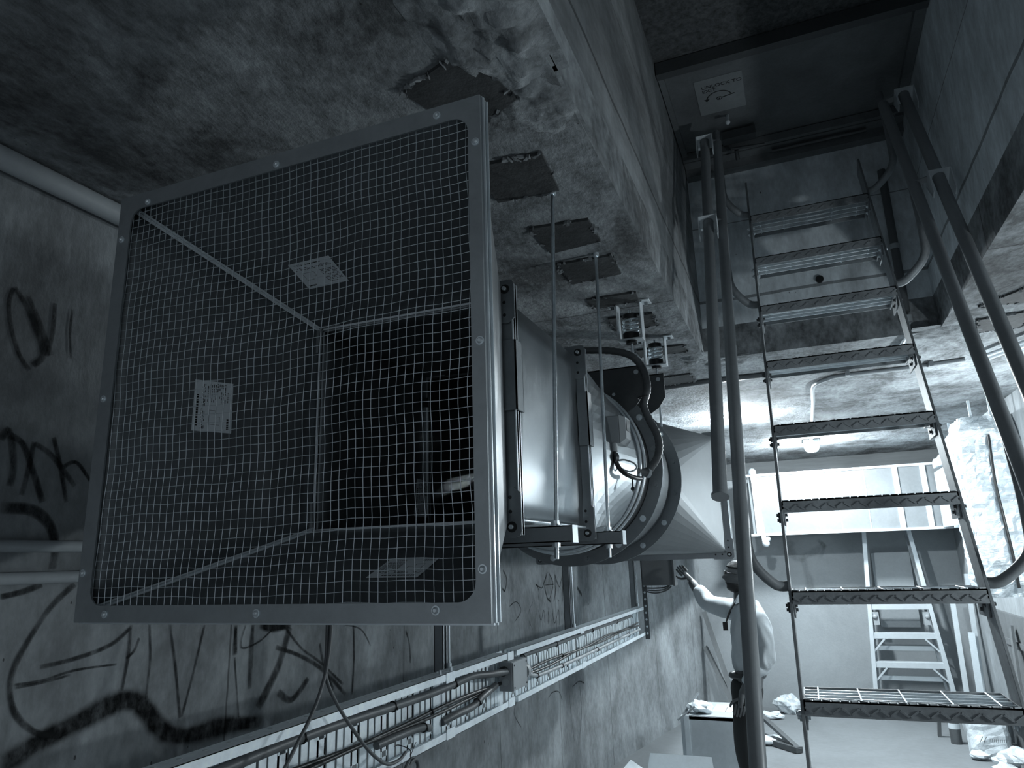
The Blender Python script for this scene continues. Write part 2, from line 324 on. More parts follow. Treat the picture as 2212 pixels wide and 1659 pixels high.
mk = [
 ([(-1.950, 1.185, 2.626), (-1.950, 1.179, 2.579), (-1.950, 1.193, 2.516), (-1.950, 1.225, 2.445), (-1.950, 1.259, 2.407)], .018), ([(-1.950, 1.187, 2.629), (-1.950, 1.220, 2.593), (-1.950, 1.258, 2.536), (-1.950, 1.291, 2.462), (-1.950, 1.267, 2.422)], .022),
 ([(-1.950, 1.227, 2.616), (-1.950, 1.270, 2.546), (-1.950, 1.313, 2.464)], .020), ([(-1.950, 1.306, 2.621), (-1.950, 1.309, 2.530), (-1.950, 1.302, 2.458)], .016), ([(-1.950, 1.359, 2.620), (-1.950, 1.361, 2.545), (-1.950, 1.374, 2.470)], .010),
 ([(-1.950, 1.209, 2.203), (-1.950, 1.227, 2.231), (-1.950, 1.251, 2.146), (-1.950, 1.250, 2.084)], .024), ([(-1.950, 1.231, 2.219), (-1.950, 1.269, 2.199), (-1.950, 1.307, 2.127), (-1.950, 1.344, 2.047)], .022), ([(-1.950, 1.298, 2.210), (-1.950, 1.293, 2.138), (-1.950, 1.284, 2.062)], .018),
 ([(-1.950, 1.299, 2.206), (-1.950, 1.353, 2.178), (-1.950, 1.433, 2.099)], .018), ([(-1.950, 1.353, 2.231), (-1.950, 1.384, 2.148), (-1.950, 1.414, 2.051)], .016), ([(-1.950, 1.391, 2.149), (-1.950, 1.432, 2.167), (-1.950, 1.492, 2.104)], .014),
 ([(-1.950, 1.235, 2.025), (-1.950, 1.308, 2.026), (-1.950, 1.356, 2.003), (-1.950, 1.385, 1.966), (-1.950, 1.398, 1.916), (-1.950, 1.397, 1.866)], .034),
 ([(-1.950, 1.266, 1.799), (-1.950, 1.325, 1.810), (-1.950, 1.373, 1.827)], .02),
 ([(-1.950, 1.469, 1.823), (-1.950, 1.407, 1.766), (-1.950, 1.357, 1.687), (-1.950, 1.327, 1.622), (-1.950, 1.322, 1.566), (-1.950, 1.348, 1.500), (-1.950, 1.405, 1.448), (-1.950, 1.472, 1.424)], .020),
 ([(-1.950, 1.671, 1.687), (-1.950, 1.609, 1.645), (-1.950, 1.508, 1.621), (-1.950, 1.396, 1.610)], .016), ([(-1.950, 1.333, 1.576), (-1.950, 1.407, 1.575), (-1.950, 1.499, 1.588), (-1.950, 1.632, 1.586)], .010), ([(-1.950, 1.336, 1.568), (-1.950, 1.420, 1.571), (-1.950, 1.486, 1.578)], .009),
 ([(-1.950, 1.670, 1.694), (-1.950, 1.671, 1.607), (-1.950, 1.668, 1.574), (-1.950, 1.660, 1.508)], .014), ([(-1.950, 1.665, 1.598), (-1.950, 1.692, 1.618), (-1.950, 1.705, 1.653)], .012),
 ([(-1.950, 1.739, 1.688), (-1.950, 1.753, 1.590), (-1.950, 1.752, 1.535), (-1.950, 1.751, 1.469)], .012), ([(-1.950, 1.819, 1.681), (-1.950, 1.855, 1.548), (-1.950, 1.890, 1.388)], .014), ([(-1.950, 1.967, 1.667), (-1.950, 1.937, 1.537), (-1.950, 1.898, 1.390)], .012),
 ([(-1.950, 2.166, 1.649), (-1.950, 2.147, 1.595), (-1.950, 2.161, 1.569), (-1.950, 2.245, 1.584), (-1.950, 2.324, 1.627)], .008),
 ([(-1.950, 2.203, 1.646), (-1.950, 2.202, 1.532), (-1.950, 2.204, 1.424)], .026), ([(-1.950, 2.414, 1.618), (-1.950, 2.356, 1.479), (-1.950, 2.254, 1.349)], .045), ([(-1.950, 2.337, 1.552), (-1.950, 2.493, 1.499), (-1.950, 2.650, 1.420), (-1.950, 2.805, 1.302)], .022),
 ([(-1.950, 2.377, 1.630), (-1.950, 2.491, 1.531), (-1.950, 2.616, 1.461), (-1.950, 2.786, 1.347)], .014), ([(-1.950, 2.363, 1.386), (-1.950, 2.433, 1.345), (-1.950, 2.488, 1.365), (-1.950, 2.543, 1.409)], .030), ([(-1.950, 2.856, 1.587), (-1.950, 2.866, 1.447), (-1.950, 2.858, 1.293)], .016),
 ([(-1.950, 2.612, 1.535), (-1.950, 2.649, 1.438), (-1.950, 2.719, 1.335)], .018), ([(-1.950, 2.120, 1.543), (-1.950, 2.137, 1.447), (-1.950, 2.158, 1.336)], .008),
 ([(-1.950, 2.792, 1.593), (-1.950, 2.920, 1.561), (-1.950, 3.000, 1.481)], .008), ([(-1.950, 3.322, 1.518), (-1.950, 3.360, 1.447), (-1.950, 3.370, 1.356)], .012),
]
strokes('graffiti', mk, 'wall_left', (1, 0, 0), 'marker')
strokes('graffiti', [([(-1.950, 1.325, 1.386), (-1.950, 1.427, 1.422), (-1.950, 1.558, 1.456), (-1.950, 1.637, 1.476), (-1.950, 1.701, 1.474), (-1.950, 1.745, 1.446), (-1.950, 1.794, 1.391), (-1.950, 1.852, 1.347), (-1.950, 1.939, 1.325), (-1.950, 2.060, 1.323), (-1.950, 2.292, 1.297)], .095), ([(-1.950, 2.117, 1.654), (-1.950, 2.119, 1.598), (-1.950, 2.121, 1.549)], .030), ([(-1.950, 2.240, 1.643), (-1.950, 2.318, 1.627), (-1.950, 2.428, 1.626)], .05)], 'wall_left', (1, 0, 0), 'spray')
mk = [
 ([(-1.950, 5.277, 1.667), (-1.950, 5.333, 1.609), (-1.950, 5.305, 1.549)], .016), ([(-1.950, 5.257, 1.668), (-1.950, 5.399, 1.634), (-1.950, 5.472, 1.694)], .016),
 ([(-1.950, 5.546, 1.753), (-1.950, 5.467, 1.659), (-1.950, 5.520, 1.551), (-1.950, 5.605, 1.517)], .020), ([(-1.950, 5.568, 1.748), (-1.950, 5.670, 1.651), (-1.950, 5.562, 1.534)], .018), ([(-1.950, 5.467, 1.652), (-1.950, 5.693, 1.650)], .012),
 ([(-1.950, 5.728, 1.729), (-1.950, 5.736, 1.619), (-1.950, 5.674, 1.513)], .016), ([(-1.950, 5.727, 1.722), (-1.950, 5.833, 1.622), (-1.950, 5.938, 1.731), (-1.950, 5.889, 1.499)], .016),
 ([(-1.950, 5.297, 1.482), (-1.950, 5.349, 1.397), (-1.950, 5.421, 1.466), (-1.950, 5.431, 1.369)], .014), ([(-1.950, 5.533, 1.479), (-1.950, 5.516, 1.355)], .014), ([(-1.950, 5.621, 1.466), (-1.950, 5.674, 1.348), (-1.950, 5.782, 1.440), (-1.950, 5.789, 1.324)], .014),
 ([(-1.950, 4.626, 1.786), (-1.950, 4.688, 1.728), (-1.950, 4.649, 1.650), (-1.950, 4.601, 1.670)], .020), ([(-1.950, 4.724, 1.541), (-1.950, 4.856, 1.564), (-1.950, 4.940, 1.495), (-1.950, 4.800, 1.428)], .008),
 ([(-1.950, 5.183, 1.543), (-1.950, 5.075, 1.452), (-1.950, 5.161, 1.347)], .006),
 ([(-1.950, 6.318, 1.600), (-1.950, 6.463, 1.524), (-1.950, 6.535, 1.439)], .035), ([(-1.950, 6.559, 1.560), (-1.950, 6.691, 1.449), (-1.950, 6.894, 1.343)], .030), ([(-1.950, 6.914, 1.435), (-1.950, 6.858, 1.333), (-1.950, 6.710, 1.241)], .025),
 ([(-1.950, 7.811, 1.524), (-1.950, 7.765, 1.430), (-1.950, 7.864, 1.338)], .018),
 ([(-1.950, 5.446, 0.826), (-1.950, 5.536, 0.850), (-1.950, 5.691, 0.831), (-1.950, 5.774, 0.755)], .010), ([(-1.950, 6.055, 0.806), (-1.950, 6.244, 0.820), (-1.950, 6.405, 0.779)], .012), ([(-1.950, 6.264, 0.779), (-1.950, 6.278, 0.563), (-1.950, 6.161, 0.371)], .010), ([(-1.950, 5.956, 0.979), (-1.950, 5.958, 0.836), (-1.950, 5.978, 0.655), (-1.950, 6.035, 0.398)], .008),
 ([(-1.950, 6.477, 1.142), (-1.950, 6.375, 0.921), (-1.950, 6.388, 0.691)], .006), ([(-1.950, 4.845, 0.954), (-1.950, 4.752, 0.855), (-1.950, 4.869, 0.744)], .010),
 ([(-1.850, 8.933, 1.094), (-1.850, 9.100, 0.940), (-1.850, 8.792, 0.876)], .010),
]
strokes('graffiti', mk, 'wall_left', (1, 0, 0), 'marker')
strokes('stain', [([(-0.143, 9.830, 1.981), (-0.198, 9.830, 1.886), (-0.113, 9.830, 1.769), (0.016, 9.830, 1.805), (0.130, 9.830, 1.858), (0.232, 9.830, 1.944)], .16), ([(-0.043, 9.830, 1.767), (-0.026, 9.830, 1.598), (-0.002, 9.830, 1.447), (-0.038, 9.830, 1.238)], .14), ([(0.141, 9.830, 1.987), (0.215, 9.830, 1.900), (0.155, 9.830, 1.761)], .08)], 'wall_back', (0, -1, 0), 'faint')
strokes('graffiti', [([(1.640, 8.158, 1.245), (1.640, 8.277, 0.985), (1.640, 8.270, 0.822)], .03), ([(1.640, 8.087, 0.845), (1.640, 7.753, 1.080), (1.640, 7.780, 0.884)], .02)], 'wall_right', (-1, 0, 0), 'faint')
# a lifting bolt hole in the shaft's far wall
o = MB().cyl((.265, 4.302, 3.40), (.265, 4.285, 3.40), .022, 20).build('bolt_socket', 'black', parent=bpy.data.objects['wall_hatch_far'])
# ================================================================ LAMPS
def bulkhead(loc, label, mat, wall=False, sz=1.0):  # also builds the added fill lights
    """ceiling fixture, or one on the right wall when wall is set"""
    O = V(loc)
    def T(p): return [O + sz * (V((v[2], v[1], v[0])) if wall else V(v)) for v in p]
    t = thing('bulkhead_or_fill_light', loc, label, 'light')
    b = MB(); b.box((-.085, -.13, -.035), (.085, .13, 0)); b.v = T(b.v); b.build('backplate', 'pale', t, bevel=.01)
    vs = []; fs = []; n = 20; m = 6
    for j in range(m + 1):
        a = j / m * math.pi / 2; k = math.cos(a); h = math.sin(a)
        for i in range(n):
            q = 2 * math.pi * i / n; cx_ = math.copysign(abs(math.cos(q)) ** .6, math.cos(q)); sy_ = math.copysign(abs(math.sin(q)) ** .6, math.sin(q))
            vs.append((cx_ * .078 * max(.02, k ** .5), sy_ * .122 * max(.02, k ** .5), -.035 - .085 * h))
    for j in range(m):
        for i in range(n): fs.append((j * n + i, j * n + (i + 1) % n, (j + 1) * n + (i + 1) % n, (j + 1) * n + i))
    d = MB().add(T(vs), fs, None, True); d.build('diffuser', mat, t, label='glowing diffuser')
    return t
bulkhead((.19, 8.17, 2.998), 'glowing bulkhead light on the ceiling at the end of the bent conduit', 'lampfar')
bulkhead((-0.436, 6.363, 2.998), 'small added fill light hidden on the ceiling between the duct and the steep ladder', 'fillduct', False, .6)
bulkhead((.9, -.9, 2.998), 'dim added fill light on the ceiling behind the camera', 'fillnear')
bulkhead((XR - .001, 5.3, 2.1), 'added fill light on the right wall beyond the steep ladder', 'fillside', True)
bulkhead((XR - .001, 2.3, 1.7), 'added fill light on the right wall nearest the camera', 'fillside', True, .62)
# ================================================================ STEEP LADDER
SD = V((0, .5477, 1)); SDn = SD.normalized(); NN = V((0, -1, .5477)).normalized()
SX0, SX1 = -.07, .53
def SP(x, c, z): return V((x, 2.62, 1.39)) + NN * c + SD * (z - 1.39)
lad = thing('ship_ladder', (.23, SP(0, 0, 0).y, 0), 'steep dark steel access ladder with grating treads rising into the hatch', 'ladder')
for x in (SX0, SX1):
    MB().obox((SP(x, -.03, 0.0) + SP(x, -.03, 3.95)) / 2, (SDn, NN, (1, 0, 0)), (((SP(x, 0, 3.95) - SP(x, 0, 0)).length) / 2, .055, .005)).build('stringer', 'tread', lad, bevel=.001)
TR0 = (2.569, 1.391); zs = [TR0[1] + .3235 * k for k in range(-4, 8)]
for k, z in enumerate(zs):
    y = TR0[0] + .5477 * (z - TR0[1])
    if z < .05: continue
    x0, x1 = SX0 + .006, SX1 - .006
    fr = MB(); fr.box((x0, y + .255, z - .022), (x1, y + .260, z))          # back bar
    fr.box((x0, y, z - .03), (x0 + .004, y + .26, z)); fr.box((x1 - .004, y, z - .03), (x1, y + .26, z))
    T = fr.build('tread', 'tread', lad)
    b = MB(); b.box((x0, y, z - .045), (x1, y + .004, z)); b.box((x0, y, z - .004), (x1, y + .03, z))
    # raised chequer lugs on the front face and serrated top edge
    nb = 22
    for i in range(nb):
        cx = x0 + (i + .5) / nb * (x1 - x0); s_ = 1 if i % 2 else -1
        b.obox((cx, y - .001, z - .026), ((1, 0, s_ * .75), (0, 1, 0), (-s_ * .75, 0, 1)), (.014, .0024, .0030))
        b.obox((cx, y + .012, z + .001), ((1, .5 * s_, 0), (-.5 * s_, 1, 0), (0, 0, 1)), (.011, .004, .0026))
    b.build('nosing', 'tread', T)
    gb = MB()
    for j in range(4): yy = y + .062 + j * .050; gb.box((x0, yy - .0026, z - .016), (x1, yy + .0026, z - .001))
    for j in range(5):
        xx = x0 + .045 + j * (x1 - x0 - .09) / 4; gb.tube([(xx, y + .03, z - .002), (xx, y + .258, z - .002)], .0034, 6)
    gb.build('grating', 'bar', T)
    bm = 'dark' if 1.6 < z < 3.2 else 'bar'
    for x, s_ in ((SX0, -1), (SX1, 1)):
        for yy, zz in ((y + .055, z - .05), (y + .095, z - .068)):
            bt = MB(); bt.cyl((x - .020, yy, zz), (x + .020, yy, zz), .006, 8); bt.cyl((x + s_ * .005, yy, zz), (x + s_ * .014, yy, zz), .012, 6); bt.cyl((x - s_ * .005, yy, zz), (x - s_ * .013, yy, zz), .012, 6); bt.build('bolt', bm, T)
        bt = MB(); bt.box((x - s_ * .006, y + .02, z - .09), (x - s_ * .011, y + .17, z - .03)); bt.build('tread_lug', 'tread', T)
def handrail(x, s_):
    rl = MB(); rl.tube([SP(x, .27, .28), SP(x, .27, 4.03)], .0245, 20); H = rl.build('handrail', 'tube', lad)
    for z in (1.75, 3.06, 3.72):
        sx = SX0 if s_ < 0 else SX1
        p = [SP(sx + s_ * .004, .0, z - .02), SP(sx + s_ * .05, .02, z - .02), SP(x - s_ * .01, .09, z + .03), SP(x, .16, z + .12), SP(x, .235, z + .30), SP(x, .262, z + .42)]
        MB().tube(spline(p, 6), .0185, 14).build('rail_support', 'tread' if z > 2 else 'tube', H)
    # pull-up post beside the rail
    xp = x + s_ * .062 + (.0 if s_ < 0 else .022)
    P_ = MB(); P_.tube([SP(xp, .33, 1.89), SP(xp, .33, 3.98)], .0255, 20); pp = P_.build('pull_up_post', 'tube', lad)
    MB().tube([SP(xp, .33, 1.885), SP(xp, .33, 1.895)], .031, 24).build('end_cap', 'boxg', pp)
    for z in (3.30, 3.97):
        g_ = MB(); c = SP(xp, .33, z)
        # guide: plate square to the post with a hole for it, and two folded legs
        n = 16; o_ = [c + NN * .048 * sy_ + V((1, 0, 0)) * .045 * sx_ for sx_, sy_ in ((-1, -1), (1, -1), (1, 1), (-1, 1))]
        ring = [c + (V((1, 0, 0)) * math.cos(2 * math.pi * i / n) + NN * math.sin(2 * math.pi * i / n)) * .027 for i in range(n)]
        outr = []
        for i in range(n):
            a = 2 * math.pi * i / n; k = .045 / max(abs(math.cos(a)), abs(math.sin(a))); outr.append(c + (V((1, 0, 0)) * math.cos(a) + NN * math.sin(a)) * k)
        vs = ring + outr + [p + SDn * .004 for p in ring] + [p + SDn * .004 for p in outr]; fs = []
        for i in range(n):
            j = (i + 1) % n; fs += [(i, j, n + j, n + i), (2 * n + i, 3 * n + i, 3 * n + j, 2 * n + j), (n + i, n + j, 3 * n + j, 3 * n + i), (i, 2 * n + i, 2 * n + j, j)]
        g_.add(vs, fs)
        for q in (-1, 1):
            e = c + V((1, 0, 0)) * .045 * q
            g_.plate([e - NN * .045, e + NN * .045, e + NN * .018 - SDn * .12, e - NN * .018 - SDn * .12], (-q, 0, 0), .004)
        g_.build('post_guide', 'pale', pp, label='pale folded guide plate')
        k_ = MB(); k_.bar(SP(xp, .30, z + .05), SP(x, .28, z + .05), .03, .006, up=SDn); k_.build('guide_arm', 'tube', pp)
handrail(-.195, -1); handrail(.668, 1)
# ================================================================ HATCH
hl = thing('hatch_cover', (.2, 3.8, ZH), 'dark steel hatch cover closing the shaft above the steep ladder', 'hatch')
MB().box((HX0 + .01, 3.27, ZH), (HX1 - .003, 4.298, ZH + .02)).build('panel', 'lid', hl)
fr = MB(); fr.box((HX0 + .005, 3.22, ZH - .045), (HX1 - .003, 3.27, ZH + .025)); fr.build('front_bar', 'dark', hl)
fr = MB(); fr.box((HX0 + .005, 3.27, ZH - .03), (HX0 + .035, 4.25, ZH)); fr.build('side_bar', 'lid', hl); fr = MB(); fr.box((HX1 - .05, 3.27, ZH - .03), (HX1 - .003, 4.25, ZH)); fr.build('side_bar', 'lid', hl)
fr = MB(); fr.box((HX0 + .005, 4.10, ZH - .05), (HX1 - .05, 4.13, ZH - .005)); fr.build('rear_bar', 'lid', hl); fr = MB(); fr.cyl((.1, 4.19, ZH - .065), (.62, 4.19, ZH - .065), .011, 12); fr.build('hinge_rod', 'dark', hl); fr = MB(); fr.box((HX0 + .005, 4.15, ZH - .045), (HX1 - .003, 4.298, ZH)); fr.box((HX0 + .005, 4.23, ZH - .10), (HX1 - .003, 4.298, ZH)); fr.build('rear_sill', 'lid', hl)
lt = MB(); lt.ball((-0.121, 3.744, 4.220), .014); lt.cyl((-0.121, 3.744, 4.220), (-.12, 3.80, ZH), .009); lt.build('latch_knob', 'pale', hl, label='shiny round latch knob')
lv = MB(); lv.box((-.17, 3.93, ZH - .07), (.02, 4.0, ZH - .02)); lv.cyl((-.13, 4.0, ZH - .10), (.06, 4.03, ZH - .10), .008, 10); lv.cyl((-.10, 4.02, ZH - .10), (-.10, 4.1, ZH - .12), .012, 10); lv.build('latch_lever', 'dark', hl)
sg = thing('exit_sign', (-.136, 3.58, ZH - .006), 'pale square sign with lettering and a turning arrow on the hatch underside', 'sign')
b = MB(); b.box((-.26, 3.42, ZH - .004), (-.012, 3.74, ZH)); b.build('sign_plate', 'sign', sg)
def text(body, loc, size, rot, mat, parent, name='lettering', ext=.0006):
    c = bpy.data.curves.new(name, 'FONT'); c.body = body; c.size = size; c.extrude = ext; c.align_x = 'LEFT'; c.space_line = .95
    o = bpy.data.objects.new('tmp', c); sc.collection.objects.link(o); dg = bpy.context.evaluated_depsgraph_get(); me = bpy.data.meshes.new_from_object(o.evaluated_get(dg)); bpy.data.objects.remove(o)
    me.materials.clear(); me.materials.append(M[mat]); q = bpy.data.objects.new(name, me); sc.collection.objects.link(q); q.matrix_world = Matrix.Translation(V(loc)) @ rot.to_4x4()
    loc_ = V(loc); q.parent = parent; q.location = loc_ - wloc(parent); return q
ROT_UNDER = Matrix(((1, 0, 0), (0, -1, 0), (0, 0, -1)))       # readable from below, text up towards -Y
text('UNLOCK TO\nEXIT', (-.228, 3.50, ZH - .0047), .036, ROT_UNDER, 'print', sg)
ar = MB(); zc_ = ZH - .0055; ctr = V((-.145, 3.61, zc_))
arc = [ctr + V((math.cos(a), -math.sin(a), 0)) * .066 for a in [math.radians(t) for t in range(18, 172, 8)]]
for p, q in zip(arc, arc[1:]): ar.bar(p, q, .005, .001)
e = arc[-1]; ar.plate([e + V((-.016, -.002, 0)), e + V((.014, -.002, 0)), e + V((-.002, .020, 0))], (0, 0, 1), .001)
rg = [ctr + V((math.cos(a), math.sin(a), 0)) * .013 for a in [i * math.pi / 10 for i in range(20)]]
for i in range(20): ar.bar(rg[i], rg[(i + 1) % 20], .004, .001)
ar.ball(ctr, .003); ar.bar(ctr + V((.013, -.002, 0)), ctr + V((.082, -.016, 0)), .006, .001); ar.build('arrow', 'print', sg)
# ================================================================ AIR INTAKE HOOD
FX0, FX1, FZ0, FZ1, FY = -1.515, -.508, 1.747, 2.778, 1.15
BX0, BX1, BZ0, BZ1 = -1.290, -.688, 1.945, 2.552
IX0, IX1, IZ0, IZ1 = -1.474, -.536, 1.782, 2.737
hood = thing('intake_hood', (-1.0, FY, FZ0), 'large square galvanised intake hood covered with wire mesh', 'air duct')
def rrect(x0, x1, z0, z1, r, n=6):
    out = []
    for cx, cz, a0 in ((x1 - r, z1 - r, 0), (x0 + r, z1 - r, 90), (x0 + r, z0 + r, 180), (x1 - r, z0 + r, 270)):
        for i in range(n + 1): a = math.radians(a0 + 90 * i / n); out.append((cx + r * math.cos(a), cz + r * math.sin(a)))
    return out
inn = rrect(IX0, IX1, IZ0, IZ1, .035, 8); n = len(inn); per = 9
out_ = []
for i, (x, z) in enumerate(inn):
    q = i // per; cx, cz = ((FX1, FZ1), (FX0, FZ1), (FX0, FZ0), (FX1, FZ0))[q]; out_.append((cx, cz))
vs = [(x, FY, z) for x, z in inn] + [(x, FY, z) for x, z in out_] + [(x, FY + .004, z) for x, z in inn] + [(x, FY + .004, z) for x, z in out_]
fs = []
for i in range(n):
    j = (i + 1) % n
    fs += [(i, j, n + j, n + i), (2 * n + i, 3 * n + i, 3 * n + j, 2 * n + j), (i, 2 * n + i, 2 * n + j, j), (n + i, n + j, 3 * n + j, 3 * n + i)]
fm = MB().add(vs, fs); fm.build('frame_plate', 'frame', hood)
lip = MB()
for (a, b_) in (((FX0, FZ0), (FX1, FZ0)), ((FX1, FZ0), (FX1, FZ1)), ((FX1, FZ1), (FX0, FZ1)), ((FX0, FZ1), (FX0, FZ0))):
    cx, cz = -1.0, 2.26
    def ins(p, k): return (p[0] + (k if p[0] < cx else -k), p[1] + (k if p[1] < cz else -k))
    a2, b2 = ins(a, .003), ins(b_, .003)
    lip.add([(a[0], FY + .004, a[1]), (b_[0], FY + .004, b_[1]), (b_[0], FY + .040, b_[1]), (a[0], FY + .040, a[1]), (a2[0], FY + .004, a2[1]), (b2[0], FY + .004, b2[1]), (b2[0], FY + .040, b2[1]), (a2[0], FY + .040, a2[1])], [(0, 1, 2, 3), (7, 6, 5, 4), (2, 6, 7, 3)])
lip.build('frame_return', 'galv', hood)
lip2 = MB()
for y0, y1, k, in ((FY + .012, FY + .016, -.004), (FY + .028, FY + .031, -.005)):
    lip2.box((FX1 - .002, y0, FZ0), (FX1 - k, y1, FZ1)); lip2.box((FX0 + k, y0, FZ0), (FX0 + .002, y1, FZ1)); lip2.box((FX0, y0, FZ0 + k), (FX1, y1, FZ0 + .002)); lip2.box((FX0, y0, FZ1 - .002), (FX1, y1, FZ1 - k))
lip2.build('frame_rib', 'zinc', hood)
# wire mesh, slightly slack
wm = MB(); STEP = .0194
def wob(x, z):
    sx = math.sin((x - IX0) / (IX1 - IX0) * math.pi); sz = math.sin((z - IZ0) / (IZ1 - IZ0) * math.pi)
    return (x + .006 * math.sin(z * 9 + x * 3) * sz + .0015 * math.sin(z * 40), FY + .008 + .014 * sx * sz + .004 * math.sin(x * 11) * sz, z + .004 * math.sin(x * 8 + 1) * sx + .0012 * math.sin(x * 45))
nx = int((IX1 - IX0) / STEP) + 1; nz = int((IZ1 - IZ0) / STEP) + 1
for i in range(nx + 1):
    x = IX0 - .002 + i * STEP
    wm.tube([wob(x, IZ0 - .008 + (IZ1 - IZ0 + .016) * k / 24) for k in range(25)], .00088, 5, caps=False)
for j in range(nz + 1):
    z = IZ0 - .002 + j * STEP
    wm.tube([V(wob(IX0 - .008 + (IX1 - IX0 + .016) * k / 24, z)) + V((0, .0012, 0)) for k in range(25)], .00088, 5, caps=False)
wm.build('wire_mesh', 'wire', hood)
for (px_, pz_) in [(p[0], p[2]) for p in [(-1.420, 1.150, 2.748), (-1.022, 1.150, 2.750), (-0.606, 1.150, 2.757), (-0.519, 1.150, 2.671), (-0.518, 1.150, 2.251), (-0.522, 1.150, 1.837), (-0.614, 1.150, 1.769), (-1.009, 1.150, 1.765), (-1.421, 1.150, 1.764), (-1.502, 1.150, 1.852), (-1.499, 1.150, 2.251), (-1.498, 1.150, 2.661)]]:
    s_ = MB(); s_.tube([(px_, FY, pz_), (px_, FY - .002, pz_)], .0085, 16); s_.tube([(px_, FY - .002, pz_), (px_, FY - .0045, pz_), (px_, FY - .0065, pz_)], [.0062, .0055, .003], 12); s_.build('screw', 'zinc', hood)
# hood sheets, tapering to the square duct
HY2 = 1.672
cF = [(FX0 + .012, FZ0 + .012), (FX1 - .012, FZ0 + .012), (FX1 - .012, FZ1 - .012), (FX0 + .012, FZ1 - .012)]; cB = [(BX0, BZ0), (BX1, BZ0), (BX1, BZ1), (BX0, BZ1)]
nm = ('bottom_panel', 'right_panel', 'top_panel', 'left_panel'); YM = FY + .004
def hp(i, u, v):      # side i, u along the edge 0..1, v depth 0..1
    a, b_ = cF[i], cF[(i + 1) % 4]; c, d = cB[i], cB[(i + 1) % 4]
    p = V((a[0] + (b_[0] - a[0]) * u, YM, a[1] + (b_[1] - a[1]) * u)); q = V((c[0] + (d[0] - c[0]) * u, HY2, c[1] + (d[1] - c[1]) * u)); return p + (q - p) * v
panels = []
for i in range(4):
    p = MB(); vs = []; fs = []; m = 12
    for a in range(m + 1):
        for b_ in range(m + 1):
            q = hp(i, a / m, b_ / m); k = math.sin(a / m * math.pi) * math.sin(b_ / m * math.pi) * .0008 * math.sin(3 * a / m * math.pi + i)
            vs.append(q + V((k if i % 2 else 0, 0, k if not i % 2 else 0)))
    for a in range(m):
        for b_ in range(m): fs.append((a * (m + 1) + b_, (a + 1) * (m + 1) + b_, (a + 1) * (m + 1) + b_ + 1, a * (m + 1) + b_ + 1))
    p.add(vs, fs, None, True); panels.append(p.build(nm[i], 'fan' if i == 1 else 'galvd', hood, solid=.0016))
for i in range(4):
    s_ = MB(); a = hp(i, 0, .04) * 1; b_ = hp(i, 0, 1) * 1; c = V((-1.0, 1.4, 2.255)); inn_ = (c - (a + b_) / 2); inn_.y = 0; inn_.normalize()
    s_.bar(a + inn_ * .010, b_ + inn_ * .008, .014, .004, up=inn_); s_.bar(a + inn_ * .016, b_ + inn_ * .013, .003, .006, up=inn_); s_.build('corner_seam', 'seam', hood)
# stickers on the inside of the sheets (lines of small print, a little wiring diagram)
def sticker(pts, inward, parent, seed, title=True):
    """pts: four corners, print runs from corner 0 towards corner 1"""
    p = [V(q) for q in pts]; nrm = (p[1] - p[0]).cross(p[3] - p[0]).normalized()
    if nrm.dot(V(inward)) < 0: nrm = -nrm
    rnd = random.Random(seed)
    def at(u, v): return (p[0] * (1 - u) + p[1] * u) * (1 - v) + (p[3] * (1 - u) + p[2] * u) * v
    s_ = MB(); s_.plate([q + nrm * .0030 for q in p], nrm, .0006, 'sticker')
    def blk(u0, v0, u1, v1, h=.0009): s_.plate([at(u0, v0) + nrm * .0033, at(u1, v0) + nrm * .0033, at(u1, v1) + nrm * .0033, at(u0, v1) + nrm * .0033], nrm, h - .0002, 'print')
    u = .10
    while u < .72: w_ = rnd.uniform(.02, .05); blk(u, .07, u + w_, .12); u += w_ + rnd.uniform(.008, .02)
    for r_ in range(3):
        u = .05; v = .20 + r_ * .035
        while u < .9:
            w_ = rnd.uniform(.02, .07)
            if rnd.random() < .75: blk(u, v, u + w_, v + .014)
            u += w_ + .02
    for r_ in range(10):
        u = .58; v = .34 + r_ * .05
        while u < .95:
            w_ = rnd.uniform(.03, .08)
            if rnd.random() < .8: blk(u, v, min(.96, u + w_), v + .016)
            u += w_ + .015
    for a, b_, c, d in ((.14, .40, .42, .405), (.14, .40, .145, .68), (.14, .675, .30, .68), (.42, .40, .425, .56), (.30, .62, .305, .68), (.34, .555, .425, .56)): blk(a, b_, c, d)
    u = .06
    while u < .26: w_ = rnd.uniform(.02, .03); blk(u, .86, u + w_, .91); u += w_ + .012
    u = .60
    while u < .8: w_ = rnd.uniform(.02, .04); blk(u, .86, u + w_, .875); u += w_ + .012
    return s_.build('sticker', 'sticker', parent, label='white printed sticker')
sticker([(-1.4244, 1.3451, 2.1986), (-1.4244, 1.3453, 2.3335), (-1.3858, 1.4389, 2.3369), (-1.3848, 1.4415, 2.2010)], (1, 0, 0), hood, 1)
sticker([(-1.2127, 1.4323, 2.6510), (-1.0792, 1.4300, 2.6520), (-1.0771, 1.5210, 2.6144), (-1.2108, 1.5235, 2.6134)], (0, 0, -1), hood, 2)
sticker([(-0.7485, 1.3225, 1.8195), (-0.8755, 1.3265, 1.8209), (-0.8777, 1.4299, 1.8581), (-0.7524, 1.4282, 1.8575)], (0, 0, 1), hood, 3)
